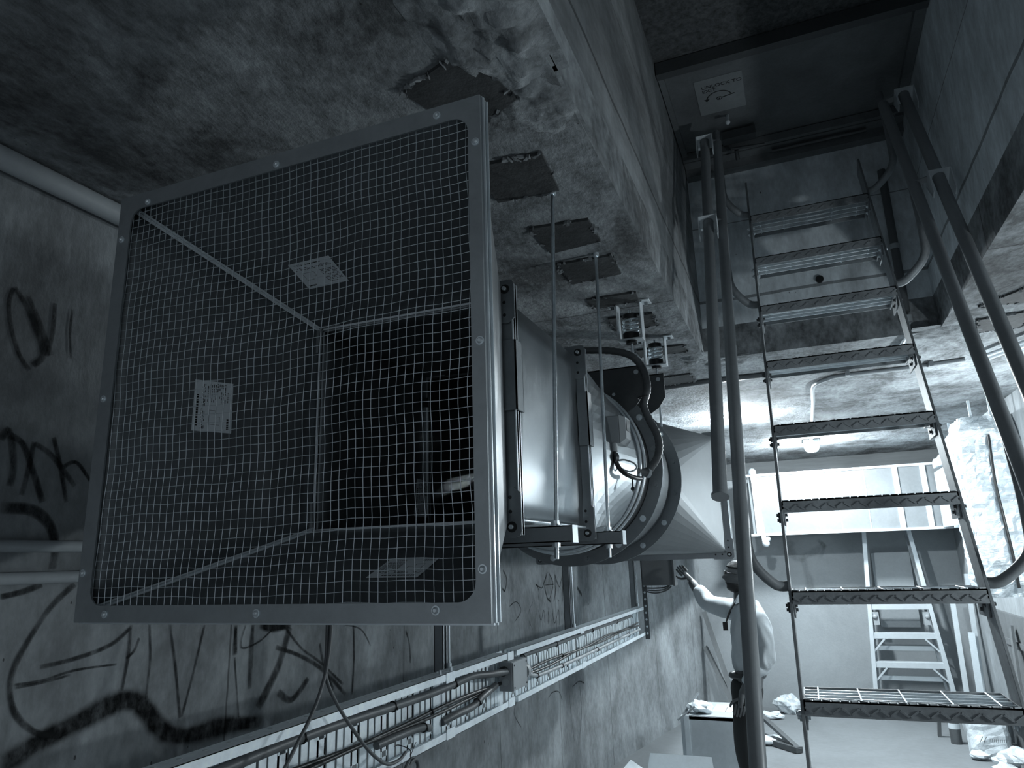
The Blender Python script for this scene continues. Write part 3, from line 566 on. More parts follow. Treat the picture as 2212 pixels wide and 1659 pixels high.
# flanges ---------------------------------------------------------------------
def flange(y0, x0, x1, z0, z1, wd, parent, brackets=True, clamps=True, mat='galvd'):
    f = MB(); t = .012
    for y in (y0, y0 + t + .003):
        f.box((x0 - wd, y, z0 - wd), (x0, y + t, z1 + wd)); f.box((x1, y, z0 - wd), (x1 + wd, y + t, z1 + wd)); f.box((x0, y, z0 - wd), (x1, y + t, z0)); f.box((x0, y, z1), (x1, y + t, z1 + wd))
    for xa in (x1 + wd - .004,): f.box((xa, y0 - .004, z0 - wd), (xa + .004, y0 + 2 * t + .007, z1 + wd), 'zinc')
    F = f.build('flange', mat, parent, bevel=.001)
    if brackets:
        for sx, sz in ((1, 1), (1, -1), (-1, 1), (-1, -1)):
            cx = (x1 + wd) if sx > 0 else (x0 - wd); cz = (z1 + wd) if sz > 0 else (z0 - wd); L_ = .115; w_ = wd + .012
            def q(a, b_): return (cx - sx * a, y0 - .006, cz - sz * b_)
            c = MB(); r = .010
            poly = [q(r, -.006), q(L_ - .012, -.006), q(L_, .008), q(L_, w_ - .008), q(w_ + .008, w_ - .006), q(w_ - .002, w_ + .002), q(w_ - .006, L_), q(.012, L_ + .004), q(-.006, L_ - .012), q(-.006, r), q(-.002, -.002)]
            c.plate(poly, (0, 1, 0), .0035)
            B = c.build('corner_bracket', mat, F)
            h = MB(); bx = cx - sx * .020; bz = cz - sz * .020
            h.tube([(bx, y0 - .0068, bz), (bx, y0 - .0062, bz)], .0135, 18, 'black'); h.tube([(bx, y0 - .016, bz), (bx, y0 - .004, bz)], .0055, 10, 'zinc')
            for a, b_ in ((.058, w_ * .5), (.094, w_ * .5)):
                for (u, v) in ((a, b_), (b_, a)): h.tube([(cx - sx * u, y0 - .0068, cz - sz * v), (cx - sx * u, y0 - .0062, cz - sz * v)], .0048, 10, 'black')
            h.build('bracket_bolt', 'zinc', F)
    if clamps:
        zc = (z0 + z1) / 2
        for (za, zb) in ((zc - .02, zc + .17),):
            c = MB(); xo = x1 + wd
            c.box((x1 + .004, y0 - .012, za), (xo + .008, y0 - .008, zb)); c.box((xo + .004, y0 - .012, za), (xo + .008, y0 + 2 * t + .012, zb)); c.box((x1 + .004, y0 + 2 * t + .010, za), (xo + .008, y0 + 2 * t + .014, zb)); c.build('flange_clamp', mat, F)
    return F
flange(1.672, BX0, BX1, BZ0, BZ1, .034, hood)
for a_, b_ in (((BX0 + .006, BZ0), (BX0 + .006, BZ1)), ((BX0, BZ1 - .006), (BX1, BZ1 - .006)), ((BX1 - .006, BZ0), (BX1 - .006, BZ1)), ((BX0, BZ0 + .004), (BX1, BZ0 + .004))):
    s_ = MB(); s_.bar((a_[0], HY2 + .004, a_[1]), (b_[0], HY2 + .004, b_[1]), .006, .006, up=(0, 1, 0)); s_.bar((a_[0], HY2 + .020, a_[1]), (b_[0], HY2 + .020, b_[1]), .004, .004, up=(0, 1, 0)); s_.build('inner_edge', 'seam', hood)
# ---------------------------------------------------------------- square duct section
dk = thing('square_duct', (-.99, 2.0, BZ0), 'short square galvanised duct behind the intake hood', 'air duct')
Y1, Y2 = 1.700, 2.350
def sheet(pts, name, mat, parent, m=10, bulge=.004):
    p = [V(q) for q in pts]; nr = (p[1] - p[0]).cross(p[3] - p[0]).normalized(); mb = MB(); vs = []; fs = []
    for a in range(m + 1):
        for b_ in range(m + 1):
            u, v = a / m, b_ / m; q = (p[0] * (1 - u) + p[1] * u) * (1 - v) + (p[3] * (1 - u) + p[2] * u) * v
            vs.append(q + nr * bulge * math.sin(u * math.pi) * math.sin(v * math.pi))
    for a in range(m):
        for b_ in range(m): fs.append((a * (m + 1) + b_, (a + 1) * (m + 1) + b_, (a + 1) * (m + 1) + b_ + 1, a * (m + 1) + b_ + 1))
    mb.add(vs, fs, None, True); return mb.build(name, mat, parent, solid=.0016)
sheet([(BX1, Y1, BZ0), (BX1, Y2, BZ0), (BX1, Y2, BZ1), (BX1, Y1, BZ1)], 'right_panel', 'galv', dk)
sheet([(BX0, Y1, BZ0), (BX0, Y1, BZ1), (BX0, Y2, BZ1), (BX0, Y2, BZ0)], 'left_panel', 'galvd', dk)
sheet([(BX0, Y1, BZ1), (BX1, Y1, BZ1), (BX1, Y2, BZ1), (BX0, Y2, BZ1)], 'top_panel', 'galvd', dk)
sheet([(BX0, Y1, BZ0), (BX0, Y2, BZ0), (BX1, Y2, BZ0), (BX1, Y1, BZ0)], 'bottom_panel', 'galvd', dk)
flange(Y2, BX0, BX1, BZ0, BZ1, .034, dk)
b = MB(); b.box((BX0 + .001, Y2 - .006, BZ0 + .01), (BX0 + .007, Y2 + .004, BZ1 - .12)); b.build('inner_edge', 'seam', dk)
b = MB(); b.tube([(BX1 + .004, Y1, BZ0 + .006), (BX1 + .004, Y2, BZ0 + .006)], .005, 8); b.build('edge_seam', 'zinc', dk)
sticker([(-1.2900, 2.2487, 2.0149), (-1.2900, 2.2682, 2.1510), (-1.2900, 2.3702, 2.1464), (-1.2900, 2.3551, 2.0144)], (1, 0, 0), dk, 5)
# ---------------------------------------------------------------- square to round transition with flexible sleeve
CXF, CZF = -.965, 2.245
tr = thing('duct_transition', (CXF, 2.7, BZ0), 'square to round galvanised duct transition in front of the fan', 'air duct')
def sqpt(a, x0, x1, z0, z1):
    cx, cz = (x0 + x1) / 2, (z0 + z1) / 2; hx, hz = (x1 - x0) / 2, (z1 - z0) / 2; c, s_ = math.cos(a), math.sin(a); k = 1 / max(abs(c), abs(s_)); return (cx + c * k * hx, cz + s_ * k * hz)
def loft(y0, y1, sq, cr, r, mb, n=64, flip=False):
    vs = []; fs = []; m = 8
    for j in range(m + 1):
        t = j / m
        for i in range(n):
            a = 2 * math.pi * i / n; xs, zs_ = sqpt(a, *sq); xc, zc = cr[0] + r * math.cos(a), cr[1] + r * math.sin(a)
            vs.append((xs + (xc - xs) * t, y0 + (y1 - y0) * t, zs_ + (zc - zs_) * t))
    for j in range(m):
        for i in range(n): fs.append((j * n + i, j * n + (i + 1) % n, (j + 1) * n + (i + 1) % n, (j + 1) * n + i))
    mb.add(vs, fs, None, False); return mb
loft(Y2 + .028, 2.93, (BX0, BX1, BZ0, BZ1), (CXF, CZF), .362, MB()).build('transition_sheet', 'galv', tr, solid=.0016)
for r_, y in ((.366, 2.93), (.374, 2.975)):
    t_ = [(CXF + r_ * math.cos(a), y, CZF + r_ * math.sin(a)) for a in [i * math.pi / 36 for i in range(72)]]; MB().tube(t_, .008, 6, closed=True).build('sleeve_band', 'zinc', tr)
vs = []; fs = []; n = 64; prof = ((.362, 2.93), (.372, 2.95), (.358, 2.99), (.372, 3.03), (.368, 3.10))
for r_, y in prof:
    for i in range(n): a = 2 * math.pi * i / n; vs.append((CXF + r_ * math.cos(a), y, CZF + r_ * math.sin(a)))
for j in range(len(prof) - 1):
    for i in range(n): fs.append((j * n + i, j * n + (i + 1) % n, (j + 1) * n + (i + 1) % n, (j + 1) * n + i))
MB().add(vs, fs, None, True).build('flexible_sleeve', 'pvc', tr, solid=.002)
# ---------------------------------------------------------------- axial fan
fan = thing('axial_fan', (CXF, 3.36, CZF - .43), 'round axial fan casing with two bolted ring flanges', 'fan')
vs = []; fs = []; prof = ((.372, 3.10), (.372, 3.62))
for r_, y in prof:
    for i in range(n): a = 2 * math.pi * i / n; vs.append((CXF + r_ * math.cos(a), y, CZF + r_ * math.sin(a)))
for i in range(n): fs.append((i, (i + 1) % n, n + (i + 1) % n, n + i))
MB().add(vs, fs, None, True).build('casing', 'fan', fan, solid=.003)
for y in (3.10, 3.612):
    RF = MB().annulus((CXF, y, CZF), None, .365, .430, .008, 96).build('ring_flange', 'fan', fan)
    for k in range(16):
        a = 2 * math.pi * (k + .4) / 16; x, z = CXF + .402 * math.cos(a), CZF + .402 * math.sin(a)
        bt = MB(); bt.tube([(x, y - .002, z), (x, y, z)], .014, 14); bt.tube([(x, y - .012, z), (x, y - .002, z)], .0085, 6); bt.build('flange_bolt', 'zinc' if k % 3 else 'galvd', RF)
MB().annulus((CXF, 3.15, CZF), None, .365, .392, .004, 96).build('inner_band', 'zinc', fan)
imp = MB(); imp.tube([(CXF, 3.22, CZF), (CXF, 3.24, CZF), (CXF, 3.5, CZF)], [.06, .12, .12], 24)
for k in range(8):
    a = 2 * math.pi * k / 8; d = V((math.cos(a), 0, math.sin(a))); t_ = V((-math.sin(a), 0, math.cos(a))); c = V((CXF, 3.33, CZF))
    imp.obox(c + d * .235, (d, (t_ + V((0, .8, 0))), (t_ * .8 - V((0, 1, 0)))), (.12, .05, .004))
imp.build('impeller', 'dark', fan)
# mounting lugs at the upper right of each end
for y, zt, xr in ((3.09, (-0.582, 3.090, 2.694)[2], (-0.589, 3.090, 2.667)[0]), (3.63, (-0.590, 3.630, 2.781)[2], (-0.584, 3.630, 2.770)[0])):
    xl = xr - .27; zb = zt - .20
    l_ = MB(); l_.plate([(xl, y, zt), (xr, y, zt), (xr, y, zt - .13), (xr - .035, y, zt - .18), (xr - .13, y, zt - .24), (xl + .03, y, zt - .10)], (0, 1, 0), .006); l_.box((xl, y, zt - .005), (xr, y + .05, zt)); L = l_.build('mounting_lug', 'dark', fan, label='dark mounting lug')
    h = MB(); h.tube([(xr - .03, y - .001, zt - .03), (xr - .03, y + .001, zt - .03)], .011, 14); h.build('bolt_hole', 'pale', L)
# ---------------------------------------------------------------- round to rectangular transition + wide duct
wd_ = thing('wide_duct', (-.95, 4.2, 1.80), 'shiny galvanised transition from the fan to the wide flat duct', 'air duct')
QX0, QX1, QZ0, QZ1 = -1.50, -.405, 1.855, 2.50
vs = []; fs = []; cr = [(QX1, QZ1), (QX0, QZ1), (QX0, QZ0), (QX1, QZ0)]; n4 = 12; yA, yB = 3.62, 4.18; rr = .372
mb = MB()
for q in range(4):
    a0 = math.pi / 4 * (2 * q + 1) - math.pi / 4; c = (cr[q][0], yB, cr[q][1]); arcp = [(CXF + rr * math.cos(a0 + math.pi / 2 * i / n4), yA, CZF + rr * math.sin(a0 + math.pi / 2 * i / n4)) for i in range(n4 + 1)]
    for i in range(n4): mb.add([arcp[i], arcp[i + 1], c], [(0, 1, 2)], None, False)
    c2 = cr[(q + 1) % 4]; mb.add([arcp[-1], (c[0], yB, c[2]), (c2[0], yB, c2[1])], [(0, 1, 2)], None, False)
mb.build('transition_sheet', 'foild', wd_, solid=.0016)
flange(4.18, QX0, QX1, QZ0, QZ1, .030, wd_, clamps=False, mat='galv')
b = MB(); b.box((QX0, 4.208, QZ0), (QX1, 4.50, QZ1)); b.build('end_box', 'galv', wd_, bevel=.002)
b = MB()
for k in range(3): y = 4.26 + k * .09; b.box((QX1 - .003, y, QZ0), (QX1 + .004, y + .012, QZ1))
b.build('standing_seam', 'zinc', wd_)
b = MB(); b.box((-1.41, 4.50, QZ0 + .05), (-.80, 9.12, QZ1 - .02)); b.build('duct_run', 'foild', wd_, bevel=.002)
# ---------------------------------------------------------------- rectangular duct along the back wall
cd = thing('cross_duct', (.5, 9.45, 2.06), 'shiny rectangular duct running along the back wall under the ceiling', 'air duct')
ZD0, ZD1 = 2.062, 2.755
MB().box((-.56, 9.14, ZD0), (1.62, 9.80, ZD1)).build('duct_body', 'ductback', cd, bevel=.004)
b = MB(); b.box((-.60, 9.12, ZD1 - .006), (1.63, 9.16, ZD1 + .022)); b.build('top_flange', 'strap', cd); b = MB(); b.box((-.60, 9.12, ZD0 - .022), (1.63, 9.16, ZD0 + .006)); b.build('bottom_flange', 'strap', cd)
for x in (-.52, 1.02, 1.30): b = MB(); b.box((x, 9.125, ZD0), (x + .055, 9.14, ZD1)); b.build('tape_band', 'strap', cd)
for x in (-.18, .18, .42, .72): b = MB(); b.box((x, 9.134, ZD0), (x + .010, 9.14, ZD1)); b.build('sheet_seam', 'boxsheet', cd)
b = MB(); b.bar((-.50, 9.12, ZD1 + .03), (-.44, 9.10, ZD0 - .10), .05, .03, up=(0, 1, 0)); b.ball((-.50, 9.12, ZD1 + .05), .05, None, 10); b.ball((-.43, 9.10, ZD0 - .11), .045, None, 10); b.ball((-.40, 9.10, ZD0 - .06), .03, None, 8); b.build('taped_joint', 'strap', cd)
# ---------------------------------------------------------------- foil wrapped pipe at the right
fp = thing('foil_duct', (1.5, 6.5, 1.95), 'crumpled foil wrapped duct coming down at the right', 'air duct')
def lumpy(pts, r, seg, amp, seed, mat, name, parent, rings=6, sq=.7):
    P_ = spline(pts, rings); vs = []; fs = []; n = len(P_)
    for i, p in enumerate(P_):
        d = (P_[min(i + 1, n - 1)] - P_[max(i - 1, 0)]).normalized(); u = d.cross(V((0, 0, 1)) if abs(d.z) < .9 else V((1, 0, 0))).normalized(); v = d.cross(u)
        for k in range(seg):
            a = 2 * math.pi * k / seg; c, s_ = math.cos(a), math.sin(a); c = math.copysign(abs(c) ** sq, c); s_ = math.copysign(abs(s_) ** sq, s_)
            q = p + (u * c + v * s_) * r; q = q + (u * c + v * s_) * amp * (mnoise.noise(q * 9 + V((seed, 0, 0))) + .6 * mnoise.noise(q * 24)); vs.append(q)
    for i in range(n - 1):
        for k in range(seg): fs.append((i * seg + k, i * seg + (k + 1) % seg, (i + 1) * seg + (k + 1) % seg, (i + 1) * seg + k))
    fs.append(tuple(range(seg))[::-1]); fs.append(tuple((n - 1) * seg + k for k in range(seg)))
    return MB().add(vs, fs, None, False).build(name, mat, parent)
def wrapped_box(x0, x1, y0, y1, z0, z1, amp, seed, mat, name, parent, step=.03):
    vs = []; fs = []; per = []
    nx_, ny_ = max(2, int((x1 - x0) / step)), max(2, int((y1 - y0) / step)); nz_ = int((z1 - z0) / step)
    for i in range(nx_): per.append((x0 + (x1 - x0) * i / nx_, y0))
    for i in range(ny_): per.append((x1, y0 + (y1 - y0) * i / ny_))
    for i in range(nx_): per.append((x1 - (x1 - x0) * i / nx_, y1))
    for i in range(ny_): per.append((x0, y1 - (y1 - y0) * i / ny_))
    cx, cy = (x0 + x1) / 2, (y0 + y1) / 2; n = len(per)
    for j in range(nz_ + 1):
        z = z0 + (z1 - z0) * j / nz_; k = 1 - .25 * max(0, (z - z1 + .12) / .12) - .18 * max(0, (z0 + .10 - z) / .10)
        for x, y in per:
            q = V((cx + (x - cx) * k, cy + (y - cy) * k, z)); d = V((x - cx, y - cy, 0)).normalized()
            q += d * amp * (mnoise.noise(V((x * 9, y * 9, z * 13)) + V((seed, 0, 0))) + .7 * mnoise.noise(V((x * 20, y * 20, z * 34)))); vs.append(q)
    for j in range(nz_):
        for i in range(n): fs.append((j * n + i, j * n + (i + 1) % n, (j + 1) * n + (i + 1) % n, (j + 1) * n + i))
    fs.append(tuple(range(n))[::-1]); fs.append(tuple(nz_ * n + i for i in range(n)))
    return MB().add(vs, fs, None, False).build(name, mat, parent)
FA = (1.315, 6.500, 2.664); FB = (1.239, 6.500, 1.462)
wrapped_box(FB[0], 1.60, 6.5, 7.1, FB[2], 2.86, .035, 3, 'foil', 'foil_wrap', fp)
b = MB(); b.tube(spline([V((1.432, 6.500, 2.690)) + V((0, -.03, 0)), V((1.415, 6.500, 2.328)) + V((0, -.035, 0)), V((1.425, 6.500, 2.044)) + V((0, -.035, 0)), V((1.437, 6.500, 1.768)) + V((0, -.03, 0)), V((1.438, 6.500, 1.532)) + V((0, -.02, 0))], 8), .011, 6); b.build('dark_seam', 'black', fp)
fq = thing('duct_branch', (1.5, 8.5, 2.06), 'flat sided galvanised branch duct between foil wrapped duct and back duct', 'air duct')
b = MB(); b.box((1.43, 7.75, 2.05), (1.63, 9.11, 2.66)); b.build('duct_body', 'boxsheet', fq, bevel=.01)
for x, y in ((1.425, 7.74), (1.425, 8.3)): b = MB(); b.box((x - .02, y, 2.03), (x + .03, y + .04, 2.70)); b.build('tape_band', 'strap', fq)
lumpy([(1.44, 7.7, 2.70), (1.46, 8.1, 2.72), (1.48, 9.0, 2.76)], .06, 14, .03, 8, 'foil', 'foil_wrap', fq, 8)
for x, y, lb in ((1.40, 7.75, 'thin pale hanger strap beside the branch duct, nearer the ladder'), (1.50, 7.75, 'thin pale hanger strap beside the branch duct, second from the ladder'), (1.36, 6.62, 'thin pale hanger strap above the foil duct, on its left'), (1.50, 6.62, 'thin pale hanger strap above the foil duct, on its right')):
    b = MB(); b.box((x, y, 2.66), (x + .02, y + .01, 3.0)); tag(b.build('hanger_strap', 'strap'), lb, 'strap', 'straps hanging the right-hand ducts')
# ================================================================ HANGER RODS, CHANNELS
for i, (y, lb) in enumerate(((1.85, 'threaded hanger rod nearest the intake hood'), (2.415, 'second threaded hanger rod along the duct'))):
    t = thing('threaded_rod', (-.622, y, 1.85), lb, 'rod', 'hanger rods of the square duct')
    top = (-.618, 1.962) if i == 0 else (-.620, 2.489)
    pts = [(-.622, y, 1.85), (top[0], top[1], 2.998)]
    MB().tube(pts, .0062, 12).build('rod', 'rod', t)
    h = MB(); h.cyl((-.622, y, 1.938), (-.622, y, 1.951), .0125, 6); h.cyl((-.622, y, 1.9365), (-.622, y, 1.938), .017, 14); h.build('nut', 'zinc', t); h = MB(); h.cyl((-.622, y, 1.880), (-.622, y, 1.893), .0125, 6); h.build('nut', 'zinc', t); h = MB(); h.cyl((top[0], top[1], 2.985), (top[0], top[1], 3.0), .012, 6); h.build('nut', 'zinc', t)
for y, lb in ((1.85, 'steel support channel under the duct nearest the intake hood'), (2.415, 'second steel support channel under the duct towards the fan')):
    b = MB(); x0, x1, z0, z1, t_ = -1.36, -.572, 1.893, 1.936, .003
    b.box((x0, y - .022, z0), (x1, y - .019, z1)); b.box((x0, y + .019, z0), (x1, y + .022, z1)); b.box((x0, y - .022, z1 - t_), (x1, y + .022, z1)); b.box((x0, y - .022, z0), (x1, y - .012, z0 + t_)); b.box((x0, y + .012, z0), (x1, y + .022, z0 + t_))
    C_ = b.build('support_channel', 'galvd'); tag(C_, lb, 'channel', 'channels under the square duct')
    e = MB(); e.box((x1, y - .024, z0 - .002), (x1 + .006, y + .024, z1 + .001)); e.build('channel_end_cap', 'galv', C_)
# ================================================================ SPRING HANGERS
for (x, y, zt, zb, lb) in ((-.630, 3.10, 2.998, 2.815, 'pale spring hanger bracket on the ceiling nearest the camera'), (-.628, 3.70, 2.998, 2.84, 'pale spring hanger bracket on the ceiling farther along')):
    t = thing('spring_hanger', (x, y, zb), lb, 'hanger', 'spring hangers over the fan')
    b = MB(); hw = .055; d = .034
    for s_ in (-1, 1): b.box((x + s_ * hw - .003, y - d, zb), (x + s_ * hw + .003, y + d, zt)); b.box((x + s_ * hw, y - d, zt - .006), (x + s_ * (hw + .045), y + d, zt))
    b.box((x - hw, y - d, zb), (x + hw, y + d, zb + .006)); b.build('bracket', 'pale', t, bevel=.002)
    s_ = MB(); pts = [(x + .034 * math.cos(a), y + .034 * math.sin(a) * .6, zb + .03 + .075 * a / (8 * math.pi)) for a in [i * math.pi / 10 for i in range(81)]]; s_.tube(pts, .0055, 8); s_.build('spring', 'zinc', t)
    s_ = MB(); s_.cyl((x, y, zb + .006), (x, y, zb + .035), .038, 20); s_.cyl((x, y, zb + .105), (x, y, zb + .125), .036, 20); s_.cyl((x, y, zb - .014), (x, y, zb), .026, 16); s_.build('rubber_cup', 'black', t)
    s_ = MB(); s_.cyl((x, y, zb - .10 if y < 3.5 else zb - .33), (x, y, zb + .15), .0058, 10); s_.build('rod', 'zinc', t)
    for q in (-1, 1): s_ = MB(); s_.cyl((x + q * (hw + .025), y, zt - .022), (x + q * (hw + .025), y, zt - .004), .009, 6); s_.build('anchor_bolt', 'galvd', t)
# ================================================================ ISOLATOR SWITCH AND CONDUIT ON THE FAN
sw = thing('isolator_switch', (-.62, 2.68, 2.26), 'small grey isolator box on the side of the duct transition', 'switch')
b = MB(); b.box((-.672, 2.65, 2.275), (-.612, 2.76, 2.385)); b.build('body', 'boxg', sw, bevel=.004)
b = MB(); b.hexa([(-.612, 2.65, 2.275), (-.612, 2.76, 2.275), (-.612, 2.76, 2.385), (-.612, 2.65, 2.385), (-.590, 2.665, 2.295), (-.590, 2.745, 2.295), (-.590, 2.745, 2.378), (-.590, 2.665, 2.378)]); b.build('cover', 'boxg', sw)
MB().box((-.5905, 2.675, 2.325), (-.588, 2.735, 2.372)).build('label_window', 'dark', sw)
b = MB(); b.cyl((-.64, 2.66, 2.245), (-.64, 2.66, 2.278), .014, 12); b.build('cable_gland', 'boxg', sw)
MB().tube(spline([(-.64, 2.66, 2.25), (-.635, 2.665, 2.20), (-.615, 2.68, 2.165), (-.59, 2.74, 2.150), (-.575, 2.80, 2.150)], 6), .009, 10).build('cable', 'black', sw)
lp = MB(); lp.tube(spline([(-.635, 2.70, 2.215), (-.615, 2.72, 2.218), (-.585, 2.74, 2.205), (-.575, 2.74, 2.185), (-.60, 2.73, 2.172), (-.63, 2.71, 2.185), (-.645, 2.69, 2.20)], 6), .0035, 8); lp.cyl((-.645, 2.66, 2.222), (-.635, 2.67, 2.222), .020, 14, 'dark'); lp.tube([(-.60, 2.76, 2.15), (-.60, 2.76, 2.105), (-.60, 2.765, 2.095)], .003, 6, 'dark'); lp.ball((-.60, 2.76, 2.108), .009, 'dark'); tag(lp.build('pressure_tube', 'pale'), 'small looped pale tube on the duct transition under the grey isolator', 'tube')
cdt = thing('flexible_conduit', (-0.592, 3.000, 2.196), 'thick grey ribbed conduit arching from ceiling hanger around the fan ring', 'conduit')
cp = [(-1.183, 2.950, 2.734), (-1.015, 3.000, 2.757), (-0.888, 3.030, 2.781), (-0.761, 3.050, 2.775), (-0.665, 3.050, 2.750), (-0.610, 3.050, 2.714), (-0.573, 3.050, 2.645), (-0.567, 3.050, 2.569), (-0.585, 3.040, 2.496), (-0.566, 3.030, 2.430), (-0.537, 3.020, 2.364), (-0.528, 3.010, 2.301), (-0.542, 3.000, 2.248), (-0.578, 2.980, 2.197)]
cs = spline(cp, 10); rad = [.0165 + .0012 * math.sin(i * 2.2) for i in range(len(cs))]
MB().tube(cs, rad, 14).build('corrugated_hose', 'pvc', cdt)
MB().tube([(-0.572, 2.980, 2.189), (-0.635, 2.900, 2.201)], .016, 14).build('end_sleeve', 'pvc', cdt)
for a, b_ in (((-0.573, 2.980, 2.187), (-0.582, 2.970, 2.191)), ((-0.629, 2.910, 2.198), (-0.640, 2.890, 2.202))): MB().tube([a, b_], .020, 14).build('white_collar', 'pale', cdt)
tie = MB(); c = V((-0.587, 3.045, 2.533)); tie.tube([c + V((.024 * math.cos(a), .024 * math.sin(a), .004 * math.cos(a))) for a in [i * math.pi / 8 for i in range(16)]], .0022, 6, closed=True); tie.build('cable_tie', 'black', cdt)
# ================================================================ STEEL PLATES CAST IN THE CEILING
def ceil_plate(poly, lb, seed, grp='steel plates in the ceiling over the duct', th=.010):
    b = MB(); b.plate([(x, y, ZC - th) for x, y in poly], (0, 0, 1), th)
    f = b; rnd = random.Random(seed)
    n = len(poly)
    for i in range(n):
        a = V((*poly[i], ZC)); c = V((*poly[(i + 1) % n], ZC)); L_ = (c - a).length
        for k in range(int(L_ / .012)):
            if mnoise.noise(V((seed * 3.1, i * 2.7, k * .35))) < .08: continue
            p = a.lerp(c, (k + rnd.random()) / (L_ / .012)); s_ = rnd.uniform(.004, .011)
            f.obox(p + V((rnd.uniform(-.006, .006), rnd.uniform(-.006, .006), -th * .8)), ((rnd.uniform(-1, 1), rnd.uniform(-1, 1), .2), (rnd.uniform(-1, 1), rnd.uniform(-1, 1), .1), (.1, 0, 1)), (s_, s_ * .6, th * .45), 'flake')
    o = b.build('ceiling_plate', 'rust'); tag(o, lb, 'plate', grp); return o
ceil_plate([(-.80, 1.33), (-.585, 1.25), (-.545, 1.47), (-.72, 1.56)], 'dark rusty steel plate in the ceiling, turned askew above the intake frame', 1)
ceil_plate([(-.795, 1.715), (-.572, 1.733), (-.593, 1.955), (-.80, 1.945)], 'dark rusty steel plate in the ceiling where the first hanger rod ends', 2)
ceil_plate([(-.775, 2.165), (-.565, 2.19), (-.57, 2.375), (-.775, 2.40)], 'dark steel plate in the ceiling between the two hanger rods', 3)
ceil_plate([(-.79, 2.51), (-.565, 2.52), (-.574, 2.715), (-.79, 2.735)], 'dark steel plate in the ceiling just past the second hanger rod', 4)
ceil_plate([(-.79, 2.945), (-.565, 2.955), (-.575, 3.07), (-.79, 3.08)], 'narrow dark steel plate in the ceiling just before the first spring hanger', 5)
ceil_plate([(-.77, 3.25), (-.555, 3.27), (-.565, 3.46), (-.78, 3.47)], 'dark steel plate in the ceiling between the two spring hangers', 6)
ceil_plate([(-.77, 3.86), (-.50, 3.88), (-.50, 4.02), (-.77, 4.02)], 'dark steel plate in the ceiling just past the second spring hanger', 7)
ceil_plate([(-.78, 4.58), (-.56, 4.56), (-.555, 4.78), (-.78, 4.80)], 'grey steel plate in the ceiling farthest along, near the thin conduit', 8)
ceil_plate([(1.02, 3.42), (1.10, 3.25), (1.40, 3.22), (1.40, 3.50)], 'grey steel plate in the ceiling right of the hatch, nearest the camera', 9, 'steel plates in the ceiling right of the hatch')
ceil_plate([(.93, 3.92), (1.08, 3.72), (1.35, 3.66), (1.40, 3.99)], 'slanted grey steel plate in the ceiling right of the hatch, middle one', 10, 'steel plates in the ceiling right of the hatch')
ceil_plate([(.97, 4.17), (1.22, 4.12), (1.22, 4.42), (1.02, 4.42)], 'square grey steel plate in the ceiling right of the hatch, farthest one', 11, 'steel plates in the ceiling right of the hatch')
# ================================================================ CONDUITS ON THE CEILING, PIPES
b = MB(); b.tube(spline([(1.071, 5.035, 2.985), (0.754, 5.087, 2.985), (0.354, 5.095, 2.985), (0.283, 5.141, 2.985), (0.209, 5.247, 2.985), (0.186, 5.421, 2.985), (.192, 6.0, 2.985), (.19, 7.0, 2.985), (.19, 8.03, 2.985)], 8), .014, 10)
o = b.build('ceiling_conduit', 'pvcl'); tag(o, 'bent pale conduit on the ceiling leading to the glowing light', 'conduit')
s_ = MB(); c = V((0.396, 5.036, 2.985)); s_.box(c - V((.012, .03, .02)), c + V((.012, .03, .012))); s_.build('conduit_clip', 'boxg', o); s_ = MB(); c = V((0.880, 5.041, 2.985)); s_.box(c - V((.012, .03, .02)), c + V((.012, .03, .012))); s_.build('conduit_clip', 'boxg', o)
b = MB(); b.tube(spline([(-0.830, 4.849, 2.985), (-0.570, 4.812, 2.985), (-0.385, 4.799, 2.985), (-0.148, 4.805, 2.985), (0.137, 4.815, 2.985)], 6), .018, 10)
tag(b.build('ceiling_conduit', 'pvc'), 'straight grey conduit on the ceiling behind the two left handrail tubes', 'conduit')
b = MB(); b.tube([(.675, 4.275, 4.0), (.675, 4.275, 3.20), (.672, 4.27, 3.12)], .022, 14); o = b.build('drain_pipe', 'pvc'); tag(o, 'grey pipe down the far hatch shaft wall right of the ladder', 'pipe')
s_ = MB(); s_.tube([(.675, 4.275, 3.10), (.675, 4.275, 3.06)], .026, 14); s_.tube([(.675, 4.275, 3.50), (.675, 4.275, 3.53)], .026, 14); s_.build('pipe_socket', 'pvcl', o)
s_ = MB(); s_.tube([(.675, 4.275, 3.06), (.67, 4.34, 2.975), (.655, 4.46, 2.972)], .016, 12, 'strap'); s_.tube([(.655, 4.46, 2.972), (.648, 4.60, 2.972)], .018, 12, 'strap'); s_.build('bright_sleeve', 'strap', o)
b = MB(); b.tube([(1.50, 4.25, 2.95), (1.30, 4.62, 2.95), (1.12, 4.98, 2.96)], .022, 12); tag(b.build('ceiling_pipe', 'strap'), 'slanting bright pipe under the ceiling right of the handrails', 'pipe')
b = MB(); b.tube([(XL + .035, .2, 2.965), (XL + .035, 1.0, 2.965), (XL + .035, 2.2, 2.965)], .033, 16); tag(b.build('corner_pipe', 'pipe'), 'thick grey pipe along the corner of left wall and ceiling', 'pipe')
for z, lb in (((-1.930, 1.339, 1.927)[2], 'upper horizontal grey pipe on the graffiti wall left of the hood'), ((-1.930, 1.350, 1.844)[2], 'lower horizontal grey pipe on the graffiti wall left of the hood')):
    b = MB(); b.tube([(XL + .022, .15, z), (XL + .022, 1.5, z), (XL + .010, 1.55, z), (XL - .02, 1.57, z)], .0165, 14); tag(b.build('wall_pipe', 'pipe'), lb, 'pipe', 'horizontal pipes on the left wall')
